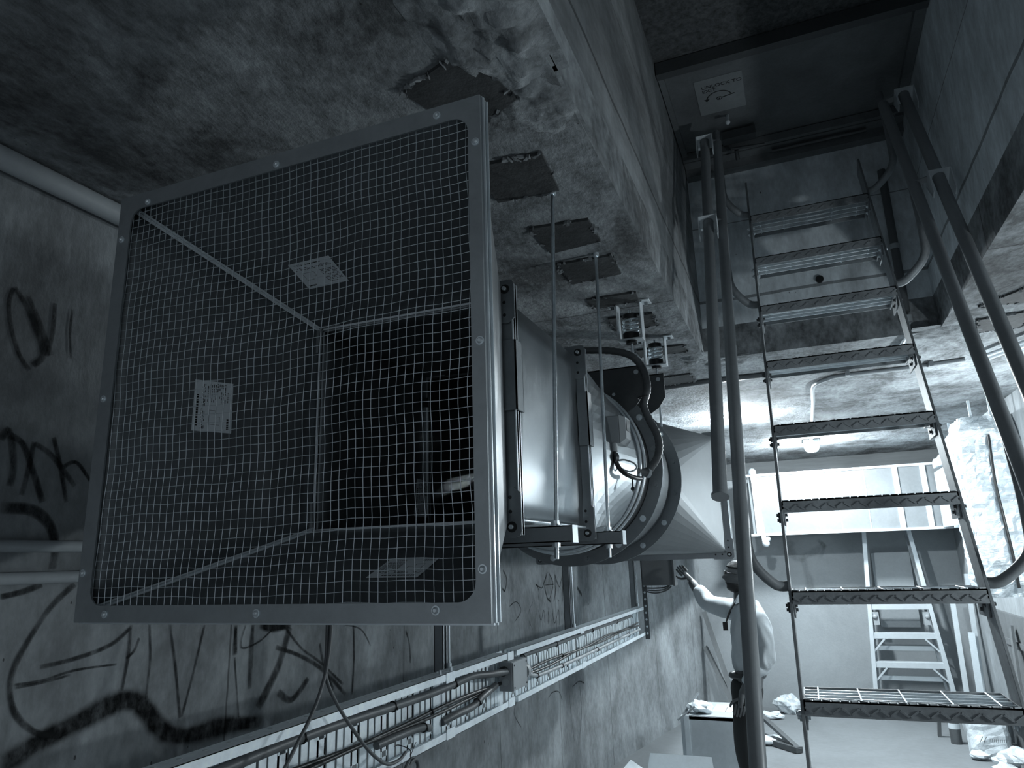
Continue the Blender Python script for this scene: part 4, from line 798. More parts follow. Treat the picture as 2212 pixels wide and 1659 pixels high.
# ================================================================ CABLE TRAY
TX0, TX1, TZ0, TZ1 = -1.395, -1.33, 1.205, 1.437
ct = thing('cable_tray', (-1.38, 3.4, TZ0), 'long bright perforated cable tray hung along the left wall', 'cable tray')
def tray_section(y0, y1):
    b = MB(); t_ = .0018
    b.box((TX0, y0, TZ1 - t_), (TX1, y1, TZ1)); b.box((TX1 - t_, y0, TZ1 - .026), (TX1, y1, TZ1)); b.box((TX0, y0, TZ0), (TX1, y1, TZ0 + t_)); b.box((TX1 - t_, y0, TZ0), (TX1, y1, TZ0 + .026))
    S = b.build('side_rails', 'tray', ct)
    y = y0; p = MB(); za, zb = TZ0 + .004, TZ1 - .004
    while y < y1 - .02:
        for (o0, o1, dx) in ((.001, .031, 0), (.0335, .0515, .004), (.054, .072, 0), (.1165, .134, .004), (.1365, .162, 0)):
            p.box((TX0 + dx, y + o0, za), (TX0 + dx + .0015, min(y + o1, y1), zb))
        # slotted centre strip
        q0, q1 = y + .0745, min(y + .114, y1); p.box((TX0, q0, za), (TX0 + .0015, q0 + .007, zb)); p.box((TX0, q1 - .007, za), (TX0 + .0015, q1, zb)); z = za
        for (h0, h1) in ((0, .016), (.034, .082), (.10, .146), (.164, .215), (.222, .224)): p.box((TX0, q0, za + h0), (TX0 + .0015, q1, min(zb, za + h1)))
        y += .172
    p.build('perforated_back', 'tray', S)
    h = MB(); y = y0 + .04
    while y < min(y1, 3.1): h.tube([(TX0 + .022, y, TZ1 + .0001), (TX0 + .022, y, TZ1 + .0006)], .0065, 8); y += .075
    if h.v: h.build('slot_holes', 'pale', S)
for a, b_ in ((.25, 2.60), (2.615, 3.18), (3.30, 4.38), (4.39, 6.20)): tray_section(a, b_)
for y in (2.605, 3.22, 4.385):
    b = MB(); b.box((TX1 - .001, y - .035, TZ1 - .035), (TX1 + .002, y + .035, TZ1 + .001)); b.box((TX1 - .001, y - .035, TZ0 - .001), (TX1 + .002, y + .035, TZ0 + .035)); b.box((TX0 + .004, y - .03, TZ0), (TX0 + .007, y + .03, TZ1)); b.build('coupler', 'tray', ct)
for y in (2.56, 2.65): b = MB(); b.cyl((TX1 - .02, y, TZ1), (TX1 - .02, y, TZ1 + .015), .006, 6); b.build('tray_bolt', 'zinc', ct)
def struty(y, z0, lb, holes, w_=.041):
    t = thing('strut_hanger', (TX0 - .03, y, z0), lb, 'strut', 'ceiling struts of the cable tray')
    b = MB(); x1 = TX0 - .004; x0 = x1 - w_
    b.box((x0, y - w_ / 2, z0), (x1, y - w_ / 2 + .003, 3.0)); b.box((x0, y + w_ / 2 - .003, z0), (x1, y + w_ / 2, 3.0)); b.box((x0, y - w_ / 2, z0), (x0 + .003, y + w_ / 2, 3.0)); b.box((x1 - .003, y - w_ / 2, z0), (x1, y - w_ / 2 + .012, 3.0)); b.box((x1 - .003, y + w_ / 2 - .012, z0), (x1, y + w_ / 2, 3.0)); b.build('channel', 'galvd', t)
    b = MB(); b.tube([(x1 + .012, y + .01, TZ1 - .01), (x1 + .012, y + .01, 2.6)], .004, 8); b.cyl((x1 + .012, y + .01, TZ1), (x1 + .012, y + .01, TZ1 + .02), .010, 6); b.build('bolt_rod', 'zinc', t)
    return t
struty(2.70, TZ0, 'vertical strut holding the cable tray just right under the intake hood', 0); struty(4.40, TZ0, 'vertical strut holding the cable tray behind the fan ring', 0)
st = struty(6.24, TZ0 - .01, 'punched vertical strut at the far end of the cable tray', 1)
b = MB(); b.box((-1.335, 6.215, TZ0 - .03), (-1.295, 6.218, 1.92)); b.build('flat_plate', 'dark', st)
b = MB()
for k in range(12):
    z = 1.22 + k * .055; b.tube([(-1.315, 6.2149, z), (-1.315, 6.2135, z)], .009, 12)
b.build('punched_holes', 'pale', st)
# cables in the tray
def cable(pts, r, mat, name, lb, ties=(), n=8, cat='cable', grp='cables in the tray'):
    P_ = spline(pts, n); o = MB().tube(P_, r, 12).build(name, mat); tag(o, lb, cat, grp)
    if ties:
        for k in ties:
            t_ = MB(); c = P_[k]; d = (P_[min(k + 1, len(P_) - 1)] - P_[max(k - 1, 0)]).normalized(); u = d.cross(V((0, 0, 1))).normalized(); v = d.cross(u)
            t_.tube([c + (u * math.cos(a) + v * math.sin(a)) * (r + .0015) for a in [i * math.pi / 6 for i in range(12)]], .0028, 6, closed=True); t_.ball(c + V((r + .003, 0, -.4 * r)), .0045)
            t_.build('cable_tie', 'black', o)
    return o
XC = TX1 - .026
def zline(y, off, sw=0): return (XC + .004 * math.sin(y * 5 + off * 70), y, off + sw * math.sin(y * 4.3))
cable([zline(.3 + k * .233, 1.385, .006) for k in range(12)] + [(XC + .02, 3.0, 1.372), (XC + .035, 3.14, 1.362)], .0145, 'pvc', 'tray_cable', 'thick grey cable along the top of the tray before the junction box', ties=(14, 34, 50, 66, 82))
cable([(XC + .03, 3.36, 1.375), (XC, 3.46, 1.392)] + [zline(3.7 + k * .35, 1.392, .004) for k in range(7)], .011, 'pvc', 'tray_cable', 'grey cable along the top of the tray beyond the junction box', ties=(6, 22, 38, 54))
for dz, lb in ((.0, 'upper of two thin black cables twisted along the middle of the tray'), (-.013, 'lower of two thin black cables twisted along the middle of the tray')):
    cable([(XC + .006 * math.sin(y * 3.1 + dz * 300), y, 1.315 + dz + .006 * math.sin(y * 5.3 + dz * 200)) for y in [.3 + k * .25 for k in range(24)]], .0068, 'black', 'black_cable', lb, ties=(20, 44, 70, 96, 120) if dz == 0 else ())
cable([(XC, 2.13, 1.285), (XC + .01, 2.25, 1.288), (XC + .006, 2.38, 1.282), (XC - .01, 2.47, 1.268), (XC - .03, 2.54, 1.25)], .0135, 'pvc', 'flexible_hose', 'short grey hose stub curving down in the tray', ties=(22,))
cable([(XC - .03, 2.64, 1.25), (XC - .01, 2.72, 1.262), (XC + .006, 2.84, 1.27), (XC + .01, 2.93, 1.292), (XC, 3.10, 1.31)], .0145, 'pvc', 'flexible_hose', 'grey hose stub rising in the tray towards the junction box', ties=(20,))
cable([(XC + .03, 3.40, 1.325), (XC + .01, 3.55, 1.285), (XC, 3.75, 1.268), (XC, 4.4, 1.262), (XC, 5.2, 1.262), (XC, 6.1, 1.262)], .010, 'pvcl', 'tray_cable', 'pale cable low in the tray beyond the junction box', ties=(12, 20, 28, 36))
jb = thing('junction_box', (XC, 3.27, 1.28), 'grey junction box mounted across the cable tray', 'electrical box')
b = MB(); b.box((TX0 + .03, 3.16, 1.275), (TX1 + .030, 3.34, 1.400)); b.build('enclosure', 'boxg', jb, bevel=.004)
b = MB(); b.box((TX1 + .030, 3.162, 1.277), (TX1 + .036, 3.338, 1.398)); b.build('lid', 'pvcl', jb, bevel=.003)
b = MB(); b.cyl((XC + .018, 3.14, 1.362), (XC + .018, 3.162, 1.362), .021, 18); b.build('cable_gland', 'black', jb)
b = MB(); b.tube([(XC + .022, 3.1585, 1.315), (XC + .022, 3.1605, 1.315)], .0165, 16); b.build('knockout', 'pvcl', jb)
b = MB(); b.cyl((XC + .03, 3.34, 1.335), (XC + .03, 3.372, 1.335), .040, 20); b.build('round_hub', 'pvcl', jb); b = MB(); b.cyl((XC + .03, 3.370, 1.335), (XC + .03, 3.374, 1.335), .028, 18); b.build('hub_opening', 'black', jb)
for yy, zz in ((3.175, 1.385), (3.325, 1.385), (3.175, 1.29), (3.325, 1.29)): b = MB(); b.cyl((TX1 + .034, yy, zz), (TX1 + .038, yy, zz), .004, 8); b.build('lid_screw', 'black', jb)
# hanging cables and coil
cable([(-1.270, 1.752, 1.714), (-1.270, 1.751, 1.652), (-1.270, 1.738, 1.580), (-1.270, 1.709, 1.513), (-1.270, 1.669, 1.458), (-1.270, 1.619, 1.407), (-1.270, 1.573, 1.360), (-1.270, 1.538, 1.333)], .0052, 'pvc', 'hanging_cable', 'grey cable hanging from behind the hood down across the tray to the left', grp='cables hanging from the hood')
cable([(-1.280, 1.749, 1.714), (-1.280, 1.749, 1.627), (-1.275, 1.742, 1.555), (-1.270, 1.783, 1.483), (-1.265, 1.862, 1.395), (-1.260, 1.948, 1.315), (-1.260, 2.038, 1.261), (-1.260, 2.111, 1.254), (-1.260, 2.151, 1.267)], .0052, 'pvc', 'hanging_cable', 'grey cable hanging from behind the hood and sagging to the coil', grp='cables hanging from the hood')
co = thing('cable_coil', (-1.270, 2.180, 1.205), 'coil of grey cable tied below the lower tray edge', 'cable coil')
c0 = V((-1.265, 2.195, 1.198)); b = MB()
pts = []
for i in range(145):
    a = i * math.pi / 12; k = i // 24; r_ = .034 + .0045 * k + .003 * math.sin(i * .31); pts.append(c0 + V((.010 * math.sin(i * .21 + k), r_ * 1.2 * math.cos(a), r_ * math.sin(a) - .004 * k)))
b.tube(spline(pts, 2), .0048, 8); b.build('loops', 'pvc', co)
b = MB(); p0 = c0 + V((.004, -.012, .05)); b.tube(spline([p0 + V((0, .01, -.02)), p0, p0 + V((0, -.004, .02)), V((-1.330, 2.228, 1.266)), V((-1.330, 2.198, 1.269))], 4), .0016, 6); b.tube([p0, p0 + V((.004, .03, .035))], .0012, 5); b.build('wire_tie', 'black', co)
# electrical box at the end of the tray
eb = thing('wall_panel_box', (-1.213, 6.230, 1.600), 'flat grey electrical panel box the person is touching', 'electrical box')
P0 = (-1.320, 6.180, 1.829); P1 = (-1.060, 6.180, 1.607)
b = MB(); b.box((P0[0], 6.18, P1[2]), (P1[0], 6.30, P0[2] + .03)); b.build('enclosure', 'pvc', eb, bevel=.004)
b = MB(); b.box((P1[0], 6.17, P1[2] - .005), (P1[0] + .014, 6.31, P0[2] + .03)); b.build('side_edge', 'dark', eb)
b = MB()
for k in range(3):
    z = P1[2] - .012 - .014 * k; b.tube(spline([(P0[0] + .01, 6.22 + .01 * k, z - .01), (P0[0] + .10, 6.22, z - .012 - .006 * k), (P0[0] + .19, 6.22, z - .004), (P0[0] + .215 + .01 * k, 6.22, z + .03)], 6), .006, 8)
b.build('cable_loop', 'dark', eb)
# ================================================================ BACK OF THE ROOM
sl = thing('step_ladder', (.92, 9.4, 0), 'pale aluminium step ladder leaning folded against the back wall', 'ladder')
LB = ((.520, .02), (1.335, .02)); LT = ((.668, 2.12), (1.13, 2.12))
def lx(i, z): a, b_ = LB[i], LT[i]; t_ = (z - a[1]) / (b_[1] - a[1]); return a[0] + (b_[0] - a[0]) * t_
def ly(z): return 9.45 + .10 * z / 2.1
for i in (0, 1):
    b = MB(); b.bar((lx(i, 0), ly(0), 0), (lx(i, 2.12), ly(2.12), 2.12), .045, .075, up=(0, 1, 0)); b.build('side_rail', 'alu', sl, bevel=.003)
    b = MB(); s_ = 1 if i == 0 else -1; b.bar((lx(i, 0) + .05 * s_, ly(0) + .13, 0), (lx(i, 2.12) + .02 * s_, ly(2.12) + .09, 2.05), .025, .03, up=(0, 1, 0)); b.build('rear_rail', 'galvd', sl)
for z in (.27, .575, .885, 1.20):
    b = MB(); b.box((lx(0, z) + .01, ly(z) - .02, z - .035), (lx(1, z) - .01, ly(z) + .08, z + .03)); st_ = b.build('step', 'alu', sl, bevel=.003)
    if z < 1:
        for i, s_ in ((0, 1), (1, -1)): b = MB(); b.bar((lx(i, z - .17) + .02 * s_, ly(z) - .02, z - .17), (lx(i, z) + .13 * s_, ly(z) - .02, z - .035), .018, .008, up=(0, 1, 0)); b.build('step_brace', 'alu', st_)
for z in (.42, .74): b = MB(); b.box((lx(0, z) + .05, ly(z) + .12, z - .03), (lx(1, z) - .05, ly(z) + .14, z + .02)); b.build('rear_bar', 'alu', sl)
for i, s_ in ((0, 1), (1, -1)): b = MB(); b.box((lx(i, 1.1) + .03 * s_, ly(1) - .03, 1.0), (lx(i, 1.1) + .09 * s_, ly(1) + .06, 1.14)); b.ball((lx(i, 1.1) + .05 * s_, ly(1) - .03, 1.09), .028, None, 10); b.build('hinge', 'boxg', sl)
b = MB(); b.box((.72, 9.74, .95), (1.13, 9.80, 1.80)); tag(b.build('leaning_board', 'wallb'), 'pale flat board against the back wall behind the step ladder', 'board')
for i, (p, q, r_, lb) in enumerate(((((-1.026, 9.300, 0.289)), ((-1.301, 9.680, 1.133)), .03, 'tall dark plank leaning in the back left corner'), (((-1.071, 9.300, 0.267)), ((-1.316, 9.620, 0.715)), .03, 'shorter dark plank leaning in the back left corner'))):
    d = V(q) - V(p); p = V(p) - d * (p[2] / d.z); b = MB(); b.bar(p, q, .055, .035, up=(0, 1, 0)); tag(b.build('plank', 'wood'), lb, 'plank', 'planks in the back left corner')
# galvanised box with papers
gb = thing('metal_box', (-1.0, 6.75, 0), 'open galvanised sheet metal box standing on the floor beside the person', 'box')
GX0, GX1, GY0, GY1, GZ = -1.10, -.60, 6.45, 7.1, .545
b = MB(); b.box((GX0, GY0, 0), (GX1, GY0 + .02, GZ)); b.box((GX0, GY1 - .02, 0), (GX1, GY1, GZ)); b.box((GX0, GY0, 0), (GX0 + .02, GY1, GZ)); b.box((GX1 - .02, GY0, 0), (GX1, GY1, GZ)); b.box((GX0, GY0, GZ - .03), (GX1, GY1, GZ)); b.build('body', 'boxsheet', gb, bevel=.003)
b = MB(); b.box((GX0 - .012, GY0 - .012, 0), (GX0 + .03, GY0 + .03, GZ + .004)); b.box((GX0 - .045, GY0 + .02, .12), (GX0 - .012, GY1 - .05, GZ - .01)); b.build('corner_flange', 'alu', gb)
b = MB(); b.box((-.90, 6.66, GZ), (-.62, 6.95, GZ + .004)); b.box((-.80, 6.66, GZ + .004), (-.795, 6.85, GZ + .006), 'print'); b.box((-.74, 6.66, GZ + .004), (-.735, 6.85, GZ + .006), 'print'); tag(b.build('paper_sheet', 'paper'), 'white printed sheet lying on the metal box', 'paper')
def crumple(c, r, seed, mat, name, sc_=(1, 1, .6), n=16, amp=.5):
    b = MB(); b.ball(c, r, None, n, sc_); vs = []
    for v in b.v:
        v = V(v); d = (v - V(c)); k = 1 + amp * mnoise.noise(v * (1.6 / r) + V((seed, 0, 0))) + .3 * amp * mnoise.noise(v * (4 / r)); q = V(c) + d * k; vs.append((q.x, q.y, max(q.z, c[2] - r * sc_[2] * .98)))
    b.v = vs; b.sm = [False] * len(b.sm); return b.build(name, mat)
tag(crumple((-.99, 6.58, GZ + .05), .09, 2, 'plasticbag', 'crumpled_bag', (1.1, 1, .52)), 'crumpled pale plastic bag on the metal box top', 'bag')
b = MB(); b.bar((-1.14, 6.55, GZ - .02), (-1.02, 6.75, GZ + .13), .02, .012); b.bar((-1.16, 6.42, GZ - .03), (-1.02, 6.48, GZ + .07), .015, .012); tag(b.build('folding_tool', 'galvd'), 'thin grey metal strips lying over the corner of the metal box', 'metal strips')
# cardboard box
cb = thing('cardboard_box', (-1.079, 6.485, 0.000), 'open pale cardboard box on the floor in front of the metal box', 'box')
b = MB(); x0, x1, y0, y1, h = -1.34, -.83, 5.45, 5.95, .23
b.box((x0, y0, 0), (x1, y0 + .006, h)); b.box((x0, y1 - .006, 0), (x1, y1, h)); b.box((x0, y0, 0), (x0 + .006, y1, h)); b.box((x1 - .006, y0, 0), (x1, y1, h)); b.box((x0, y0, 0), (x1, y1, .006)); b.build('body', 'card', cb)
for pts in ([(x0, y0, h), (x1, y0, h), (x1 - .02, y0 - .17, h + .06), (x0 + .02, y0 - .17, h + .06)], [(x1, y0, h), (x1, y1, h), (x1 + .10, y1 - .02, h + .03), (x1 + .10, y0 + .02, h + .03)], [(x0, y1, h), (x1, y1, h), (x1 - .02, y1 + .05, h + .12), (x0 + .02, y1 + .05, h + .12)], [(x0, y0, h), (x0, y1, h), (x0 - .12, y1 - .02, h + .08), (x0 - .12, y0 + .02, h + .08)]):
    b = MB(); b.plate(pts, (0, 0, 1), .005); b.build('flap', 'card', cb)
# things on the floor
tag(crumple((-.42, 9.55, .10), .14, 5, 'plasticbag', 'plastic_bag', (1, .8, .75)), 'crumpled pale plastic bag against the back wall near the ladder', 'bag')
tag(crumple((-.62, 8.1, .03), .16, 8, 'plasticbag', 'crumpled_sheet', (1.2, 1, .25)), 'crumpled pale sheet on the floor right of the person', 'sheet')
b = MB(); b.bar((-.72, 8.4, .26), (-.28, 7.75, .03), .05, .03); b.bar((-.62, 8.1, .03), (-.28, 7.75, .03), .08, .05); b.bar((-.70, 8.35, .02), (-.36, 7.85, .05), .04, .05); tag(b.build('hand_tool', 'dark'), 'dark hand tool lying on the floor beside the crumpled sheet', 'tool')
tag(crumple((-.60, 9.2, .04), .10, 21, 'pale', 'work_gloves', (1.3, .8, .4)), 'pale pair of work gloves on the floor by the back wall', 'gloves')
# right hand corner
cn = thing('spray_can', (1.13, 8.5, 0), 'dark can with a pale band on the floor in the right corner', 'can')
b = MB(); b.tube([(1.13, 8.5, 0), (1.13, 8.5, .20), (1.13, 8.5, .235), (1.13, 8.5, .25)], [.05, .05, .03, .022], 18); b.build('body', 'dark', cn); b = MB(); b.tube([(1.13, 8.5, .135), (1.13, 8.5, .185)], .0508, 18); b.build('label_band', 'pale', cn); b = MB(); b.tube([(1.13, 8.5, .25), (1.13, 8.5, .275)], .02, 12); b.build('cap', 'boxg', cn)
b = MB(); b.bar((1.02, 8.75, 0.0), (1.05, 8.7, .32), .03, .05); tag(b.build('wood_offcut', 'wood'), 'short grey offcut standing beside the dark can', 'offcut')
sk = thing('paper_sack', (1.36, 8.2, 0), 'pale slumped paper sack with grey print in the right corner', 'sack')
vs = []; fs = []; n = 18; m = 8
for j in range(m + 1):
    t_ = j / m; z = .30 * t_ ** .9
    for i in range(n):
        a = 2 * math.pi * i / n; c, s_ = math.cos(a), math.sin(a); c = math.copysign(abs(c) ** .6, c); s_ = math.copysign(abs(s_) ** .6, s_)
        k = 1 - .10 * t_; q = V((1.36 + .175 * c * k, 8.22 + .12 * s_ * k + .05 * t_, z)); q += V((c, s_, 0)) * .018 * mnoise.noise(q * 14); vs.append(q)
for j in range(m):
    for i in range(n): fs.append((j * n + i, j * n + (i + 1) % n, (j + 1) * n + (i + 1) % n, (j + 1) * n + i))
fs.append(tuple(range(n))[::-1]); fs.append(tuple(m * n + i for i in range(n)))
MB().add(vs, fs, None, False).build('sack_body', 'plasticbag', sk)
b = MB(); c = V((1.36, 8.11, .13))
for i in range(9): b.bar(c + V((-.02 + i * .016, -.02, -.012)), c + V((-.02 + i * .016 + .004, -.022, .012)), .003, .003)
b.bar(c + V((-.10, -.02, -.02)), c + V((-.07, -.02, .03)), .004, .004); b.bar(c + V((-.07, -.02, -.02)), c + V((-.04, -.02, .03)), .004, .004); b.build('sack_print', 'dark', sk)
tb = thing('bucket', (1.40, 8.66, 0), 'pale round tub with dark contents behind the paper sack', 'tub')
b = MB(); b.tube([(1.40, 8.66, 0), (1.40, 8.66, .34)], [.16, .20], 28); b.build('body', 'pale', tb); t_ = [(1.40 + .20 * math.cos(a), 8.66 + .20 * math.sin(a), .345) for a in [i * math.pi / 14 for i in range(28)]]; MB().tube(t_, .018, 8, closed=True).build('rim', 'pale', tb); MB().tube([(1.40, 8.66, .341), (1.40, 8.66, .348)], .17, 24).build('contents', 'dark', tb)
rnd = random.Random(5)
for k, (x, y, r_, lb) in enumerate(((1.22, 7.95, .075, 'crumpled pale scrap on the floor left of the paper sack'), (1.38, 7.7, .11, 'crumpled foil scrap in front of the paper sack'), (1.50, 7.9, .12, 'large crumpled sheet by the right wall beside the sack'), (1.32, 7.45, .09, 'crumpled scrap on the floor nearest the camera by the right wall'), (1.52, 7.45, .10, 'dark crumpled scrap against the right wall'))):
    tag(crumple((x, y, r_ * .5), r_, 30 + k, ('plasticbag', 'foil', 'plasticbag', 'plasticbag', 'dark')[k], 'crumpled_scrap', (1.1, 1, .52), 14), lb, 'scrap', 'scraps piled in the right corner')
b = MB(); b.bar((1.53, 9.2, 0), (1.60, 9.3, 1.55), .04, .06, up=(0, 1, 0)); tag(b.build('leaning_rail', 'alu'), 'tall pale rail leaning in the back right corner', 'rail')
b = MB(); b.bar((1.40, 9.3, 0), (1.46, 9.55, 1.30), .05, .03, up=(0, 1, 0)); tag(b.build('leaning_rail', 'alu'), 'pale rail leaning against the back wall right of the step ladder', 'rail')
b = MB(); b.bar((1.47, 9.0, 0), (1.53, 9.2, .95), .06, .02, up=(0, 1, 0)); tag(b.build('plastic_strip', 'strap'), 'bright short strip leaning in the back right corner', 'strip')
b = MB(); b.box((1.60, 6.9, 0), (1.635, 8.35, 1.25)); b.box((1.585, 6.9, .98), (1.602, 8.35, 1.03)); b.box((1.585, 6.9, 0), (1.602, 6.95, 1.25)); tag(b.build('plywood_sheet', 'wood'), 'weathered wooden panel standing against the right wall', 'panel')
b = MB(); b.bar((1.40, 7.0, 0), (1.57, 7.6, 1.15), .09, .02, up=(1, 0, 0)); tag(b.build('plank', 'wood'), 'grey plank leaning on the wooden panel at the right', 'plank')
# ================================================================ PERSON
YP = 5.8
def skin_mesh(name, verts, edges, radii, mat, parent, sub=2, root=0):
    me = bpy.data.meshes.new(name); me.from_pydata([V(v) for v in verts], edges, [])
    o = bpy.data.objects.new(name, me); sc.collection.objects.link(o)
    sm = o.modifiers.new('skin', 'SKIN'); sm.use_smooth_shade = True
    for i, r_ in enumerate(radii):
        sv = me.skin_vertices[0].data[i]; sv.radius = r_ if isinstance(r_, tuple) else (r_, r_); sv.use_root = (i == root)
    ss = o.modifiers.new('sub', 'SUBSURF'); ss.levels = sub; ss.render_levels = sub
    dg = bpy.context.evaluated_depsgraph_get(); m2 = bpy.data.meshes.new_from_object(o.evaluated_get(dg)); bpy.data.objects.remove(o)
    return m2
def merge(meshes, name, mat, parent, mods=None):
    vs = []; fs = []
    for m in meshes:
        o_ = len(vs); vs += [V(v.co) for v in m.vertices]; fs += [tuple(i + o_ for i in p.vertices) for p in m.polygons]
    if mods: vs = mods(vs)
    return MB().add(vs, fs, None, True).build(name, mat, parent)
per = thing('person', (-.49, YP, 0), 'person in a white shirt reaching up to the grey panel box, seen behind the handrail', 'person')
sh = V((-.475, YP, 1.475)); 
hip = V((-.475, YP, .93))
rs = V((-.545, YP + .06, 1.440)); ls = V((-.385, YP - .14, 1.420))
re_, rw = V((-.785, YP + .20, 1.470)), V((-.905, YP + .27, 1.655)); le, lw = V((-.375, YP - .19, 1.13)), V((-.545, YP - .20, .87))
# skeleton of the whole body
Vv = [hip, V((-.48, YP, 1.10)), V((-.475, YP, 1.28)), sh, V((-.488, YP, 1.60)),                    # 0-4 pelvis..neck
      V((-.52, YP + .05, 1.45)), rs, re_, rw,                                                         # 5-8 right arm
      V((-.43, YP - .07, 1.44)), ls, le, lw,                                                          # 9-12 left arm
      V((-.525, YP + .06, .86)), V((-.560, YP + .07, .47)), V((-.525, YP + .07, .09)), V((-.63, YP + .07, .045)),   # right leg
      V((-.50, YP - .07, .86)), V((-.545, YP - .08, .46)), V((-.50, YP - .08, .09)), V((-.60, YP - .08, .045))]   # left leg
Ee = [(0, 1), (1, 2), (2, 3), (3, 4), (3, 5), (5, 6), (6, 7), (7, 8), (3, 9), (9, 10), (10, 11), (11, 12), (0, 13), (13, 14), (14, 15), (15, 16), (0, 17), (17, 18), (18, 19), (19, 20)]
Rr = [.115, .115, .12, .075, .056, .05, .048, .042, .036, .05, .048, .040, .032, .075, .050, .036, .035, .075, .050, .036, .035]
body = [skin_mesh('b', Vv, Ee, Rr, 'skin', per)]
# head in profile, looking left and slightly up
HN, HM = 44, 36
def headpt(t, a):
    x = -math.sin(t) * math.cos(a); y = math.sin(t) * math.sin(a); z = math.cos(t)      # face towards -x
    G = lambda v, m, s_: math.exp(-((v - m) / s_) ** 2)
    p = V((x * .100, y * .076, z * .118))
    if z < 0: p.y *= 1 + .26 * z; p.x *= (1 + .06 * z) if x < 0 else (1 + .45 * z)
    if x < -.1:
        f = min(1, (-x - .1) * 3)
        p.x += f * .006 * (1 - z * z) * G(abs(y), .9, .5)
        p.x -= f * .020 * G(y, 0, .17) * G(z, -.17, .12); p.x -= f * .012 * G(y, 0, .13) * G(z, .02, .16)      # nose tip and bridge
        p.x += f * .012 * G(z, .13, .09) * G(abs(y), .36, .18)                                                  # eye sockets
        p.x -= f * .006 * G(z, .30, .09) * G(y, 0, .5)                                                          # brow
        p.x -= f * .006 * G(y, 0, .30) * (G(z, -.42, .05) + G(z, -.54, .05)); p.x += f * .003 * G(y, 0, .4) * G(z, -.48, .02)   # lips
        p.x -= f * .014 * G(y, 0, .34) * G(z, -.80, .14)                                                        # chin
    return p, x, y, z
def headmesh(keep=None, off=0.0, lump=0.0):
    vs = []; fs = []; P = []
    for j in range(HM + 1):
        for i in range(HN):
            p, x, y, z = headpt(math.pi * j / HM, 2 * math.pi * i / HN); d = V((x, y, z)); P.append((x, y, z)); vs.append(HC + HR @ (p + d * (off + lump * mnoise.noise(d * 5))))
    for j in range(HM):
        for i in range(HN):
            f = (j * HN + i, (j + 1) * HN + i, (j + 1) * HN + (i + 1) % HN, j * HN + (i + 1) % HN)
            if keep:
                c = [sum(P[k][q] for k in f) / 4 for q in range(3)]
                if not keep(*c): continue
            fs.append(f)
    return vs, fs
HC = V((-.500, YP, 1.672)); HR = Matrix.Rotation(math.radians(10), 3, 'Y') @ Matrix.Rotation(math.radians(14), 3, 'Z')
me = bpy.data.meshes.new('h'); vs, fs = headmesh(); me.from_pydata(vs, [], fs); body.append(me)
for sy_ in (-1, 1):
    ear = MB(); ear.ball((0, 0, 0), .03, None, 12, (.55, .24, 1)); me = bpy.data.meshes.new('e'); me.from_pydata([HC + HR @ (V(v) + V((.012, sy_ * .077, -.012))) for v in ear.v], [], ear.f); body.append(me)
# hands: palm plus five separate fingers
def hand(w_, dirn, across, curl, s_=1.0, thumb=-1):
    d = V(dirn).normalized(); a = V(across); a = (a - d * a.dot(d)).normalized(); nn = d.cross(a) * curl
    ms = [skin_mesh('p', [w_ - d * .05, w_ - d * .02, w_ + d * .035, w_ + d * .085], [(0, 1), (1, 2), (2, 3)], [(.028, .026), (.027, .024), (.036, .019), (.040, .017)], 'skin', None, 2)]
    for k, (o_, L_) in enumerate(((-.029, .070), (-.010, .080), (.010, .075), (.028, .060))):
        b0 = w_ + d * .080 + a * o_; p1 = b0 + d * L_ * .42 + nn * .006; p2 = p1 + (d * .8 + nn * .5).normalized() * L_ * .34; p3 = p2 + (d * .5 + nn * .8).normalized() * L_ * .26
        ms.append(skin_mesh('f', [b0 - d * .02, b0, p1, p2, p3], [(0, 1), (1, 2), (2, 3), (3, 4)], [.0095, .0102, .0096, .0088, .0074], 'skin', None, 1))
    b0 = w_ + d * .028 + a * thumb * .022; p1 = b0 + (a * thumb + d * .7).normalized() * .036; p2 = p1 + (a * thumb * .5 + d).normalized() * .030; p3 = p2 + (d + nn * .3).normalized() * .022
    ms.append(skin_mesh('t', [b0 - a * thumb * .01, b0, p1, p2, p3], [(0, 1), (1, 2), (2, 3), (3, 4)], [.012, .012, .0105, .0095, .008], 'skin', None, 1))
    return ms
body += hand(rw + V((.002, .0, .0)), (-.62, .12, .72), (.72, .1, .62), 1, thumb=-1)
body += hand(lw + V((0, 0, -.005)), (-.25, -.08, -1), (1, .1, -.25), -1, thumb=-1)
merge(body, 'body', 'skin', per)
# shirt
Sv = [V((-.485, YP, .955)), V((-.475, YP, 1.07)), V((-.460, YP, 1.26)), V((-.470, YP, 1.40)), V((-.482, YP, 1.505)),
      V((-.515, YP + .05, 1.425)), V((-.585, YP + .09, 1.435)), V((-.70, YP + .16, 1.452)), V((-.775, YP + .20, 1.472)), V((-.860, YP + .245, 1.60)),
      V((-.42, YP - .09, 1.415)), V((-.375, YP - .15, 1.37)), V((-.345, YP - .18, 1.24)), V((-.345, YP - .19, 1.12)), V((-.44, YP - .20, 1.03)), V((-.51, YP - .20, .93))]
Se = [(0, 1), (1, 2), (2, 3), (3, 4), (3, 5), (5, 6), (6, 7), (7, 8), (8, 9), (3, 10), (10, 11), (11, 12), (12, 13), (13, 14), (14, 15)]
Sr = [(.140, .135), (.155, .145), (.148, .140), (.132, .120), (.060, .062), .095, .088, .078, .072, .060, .09, .080, .070, .064, .058, .048]
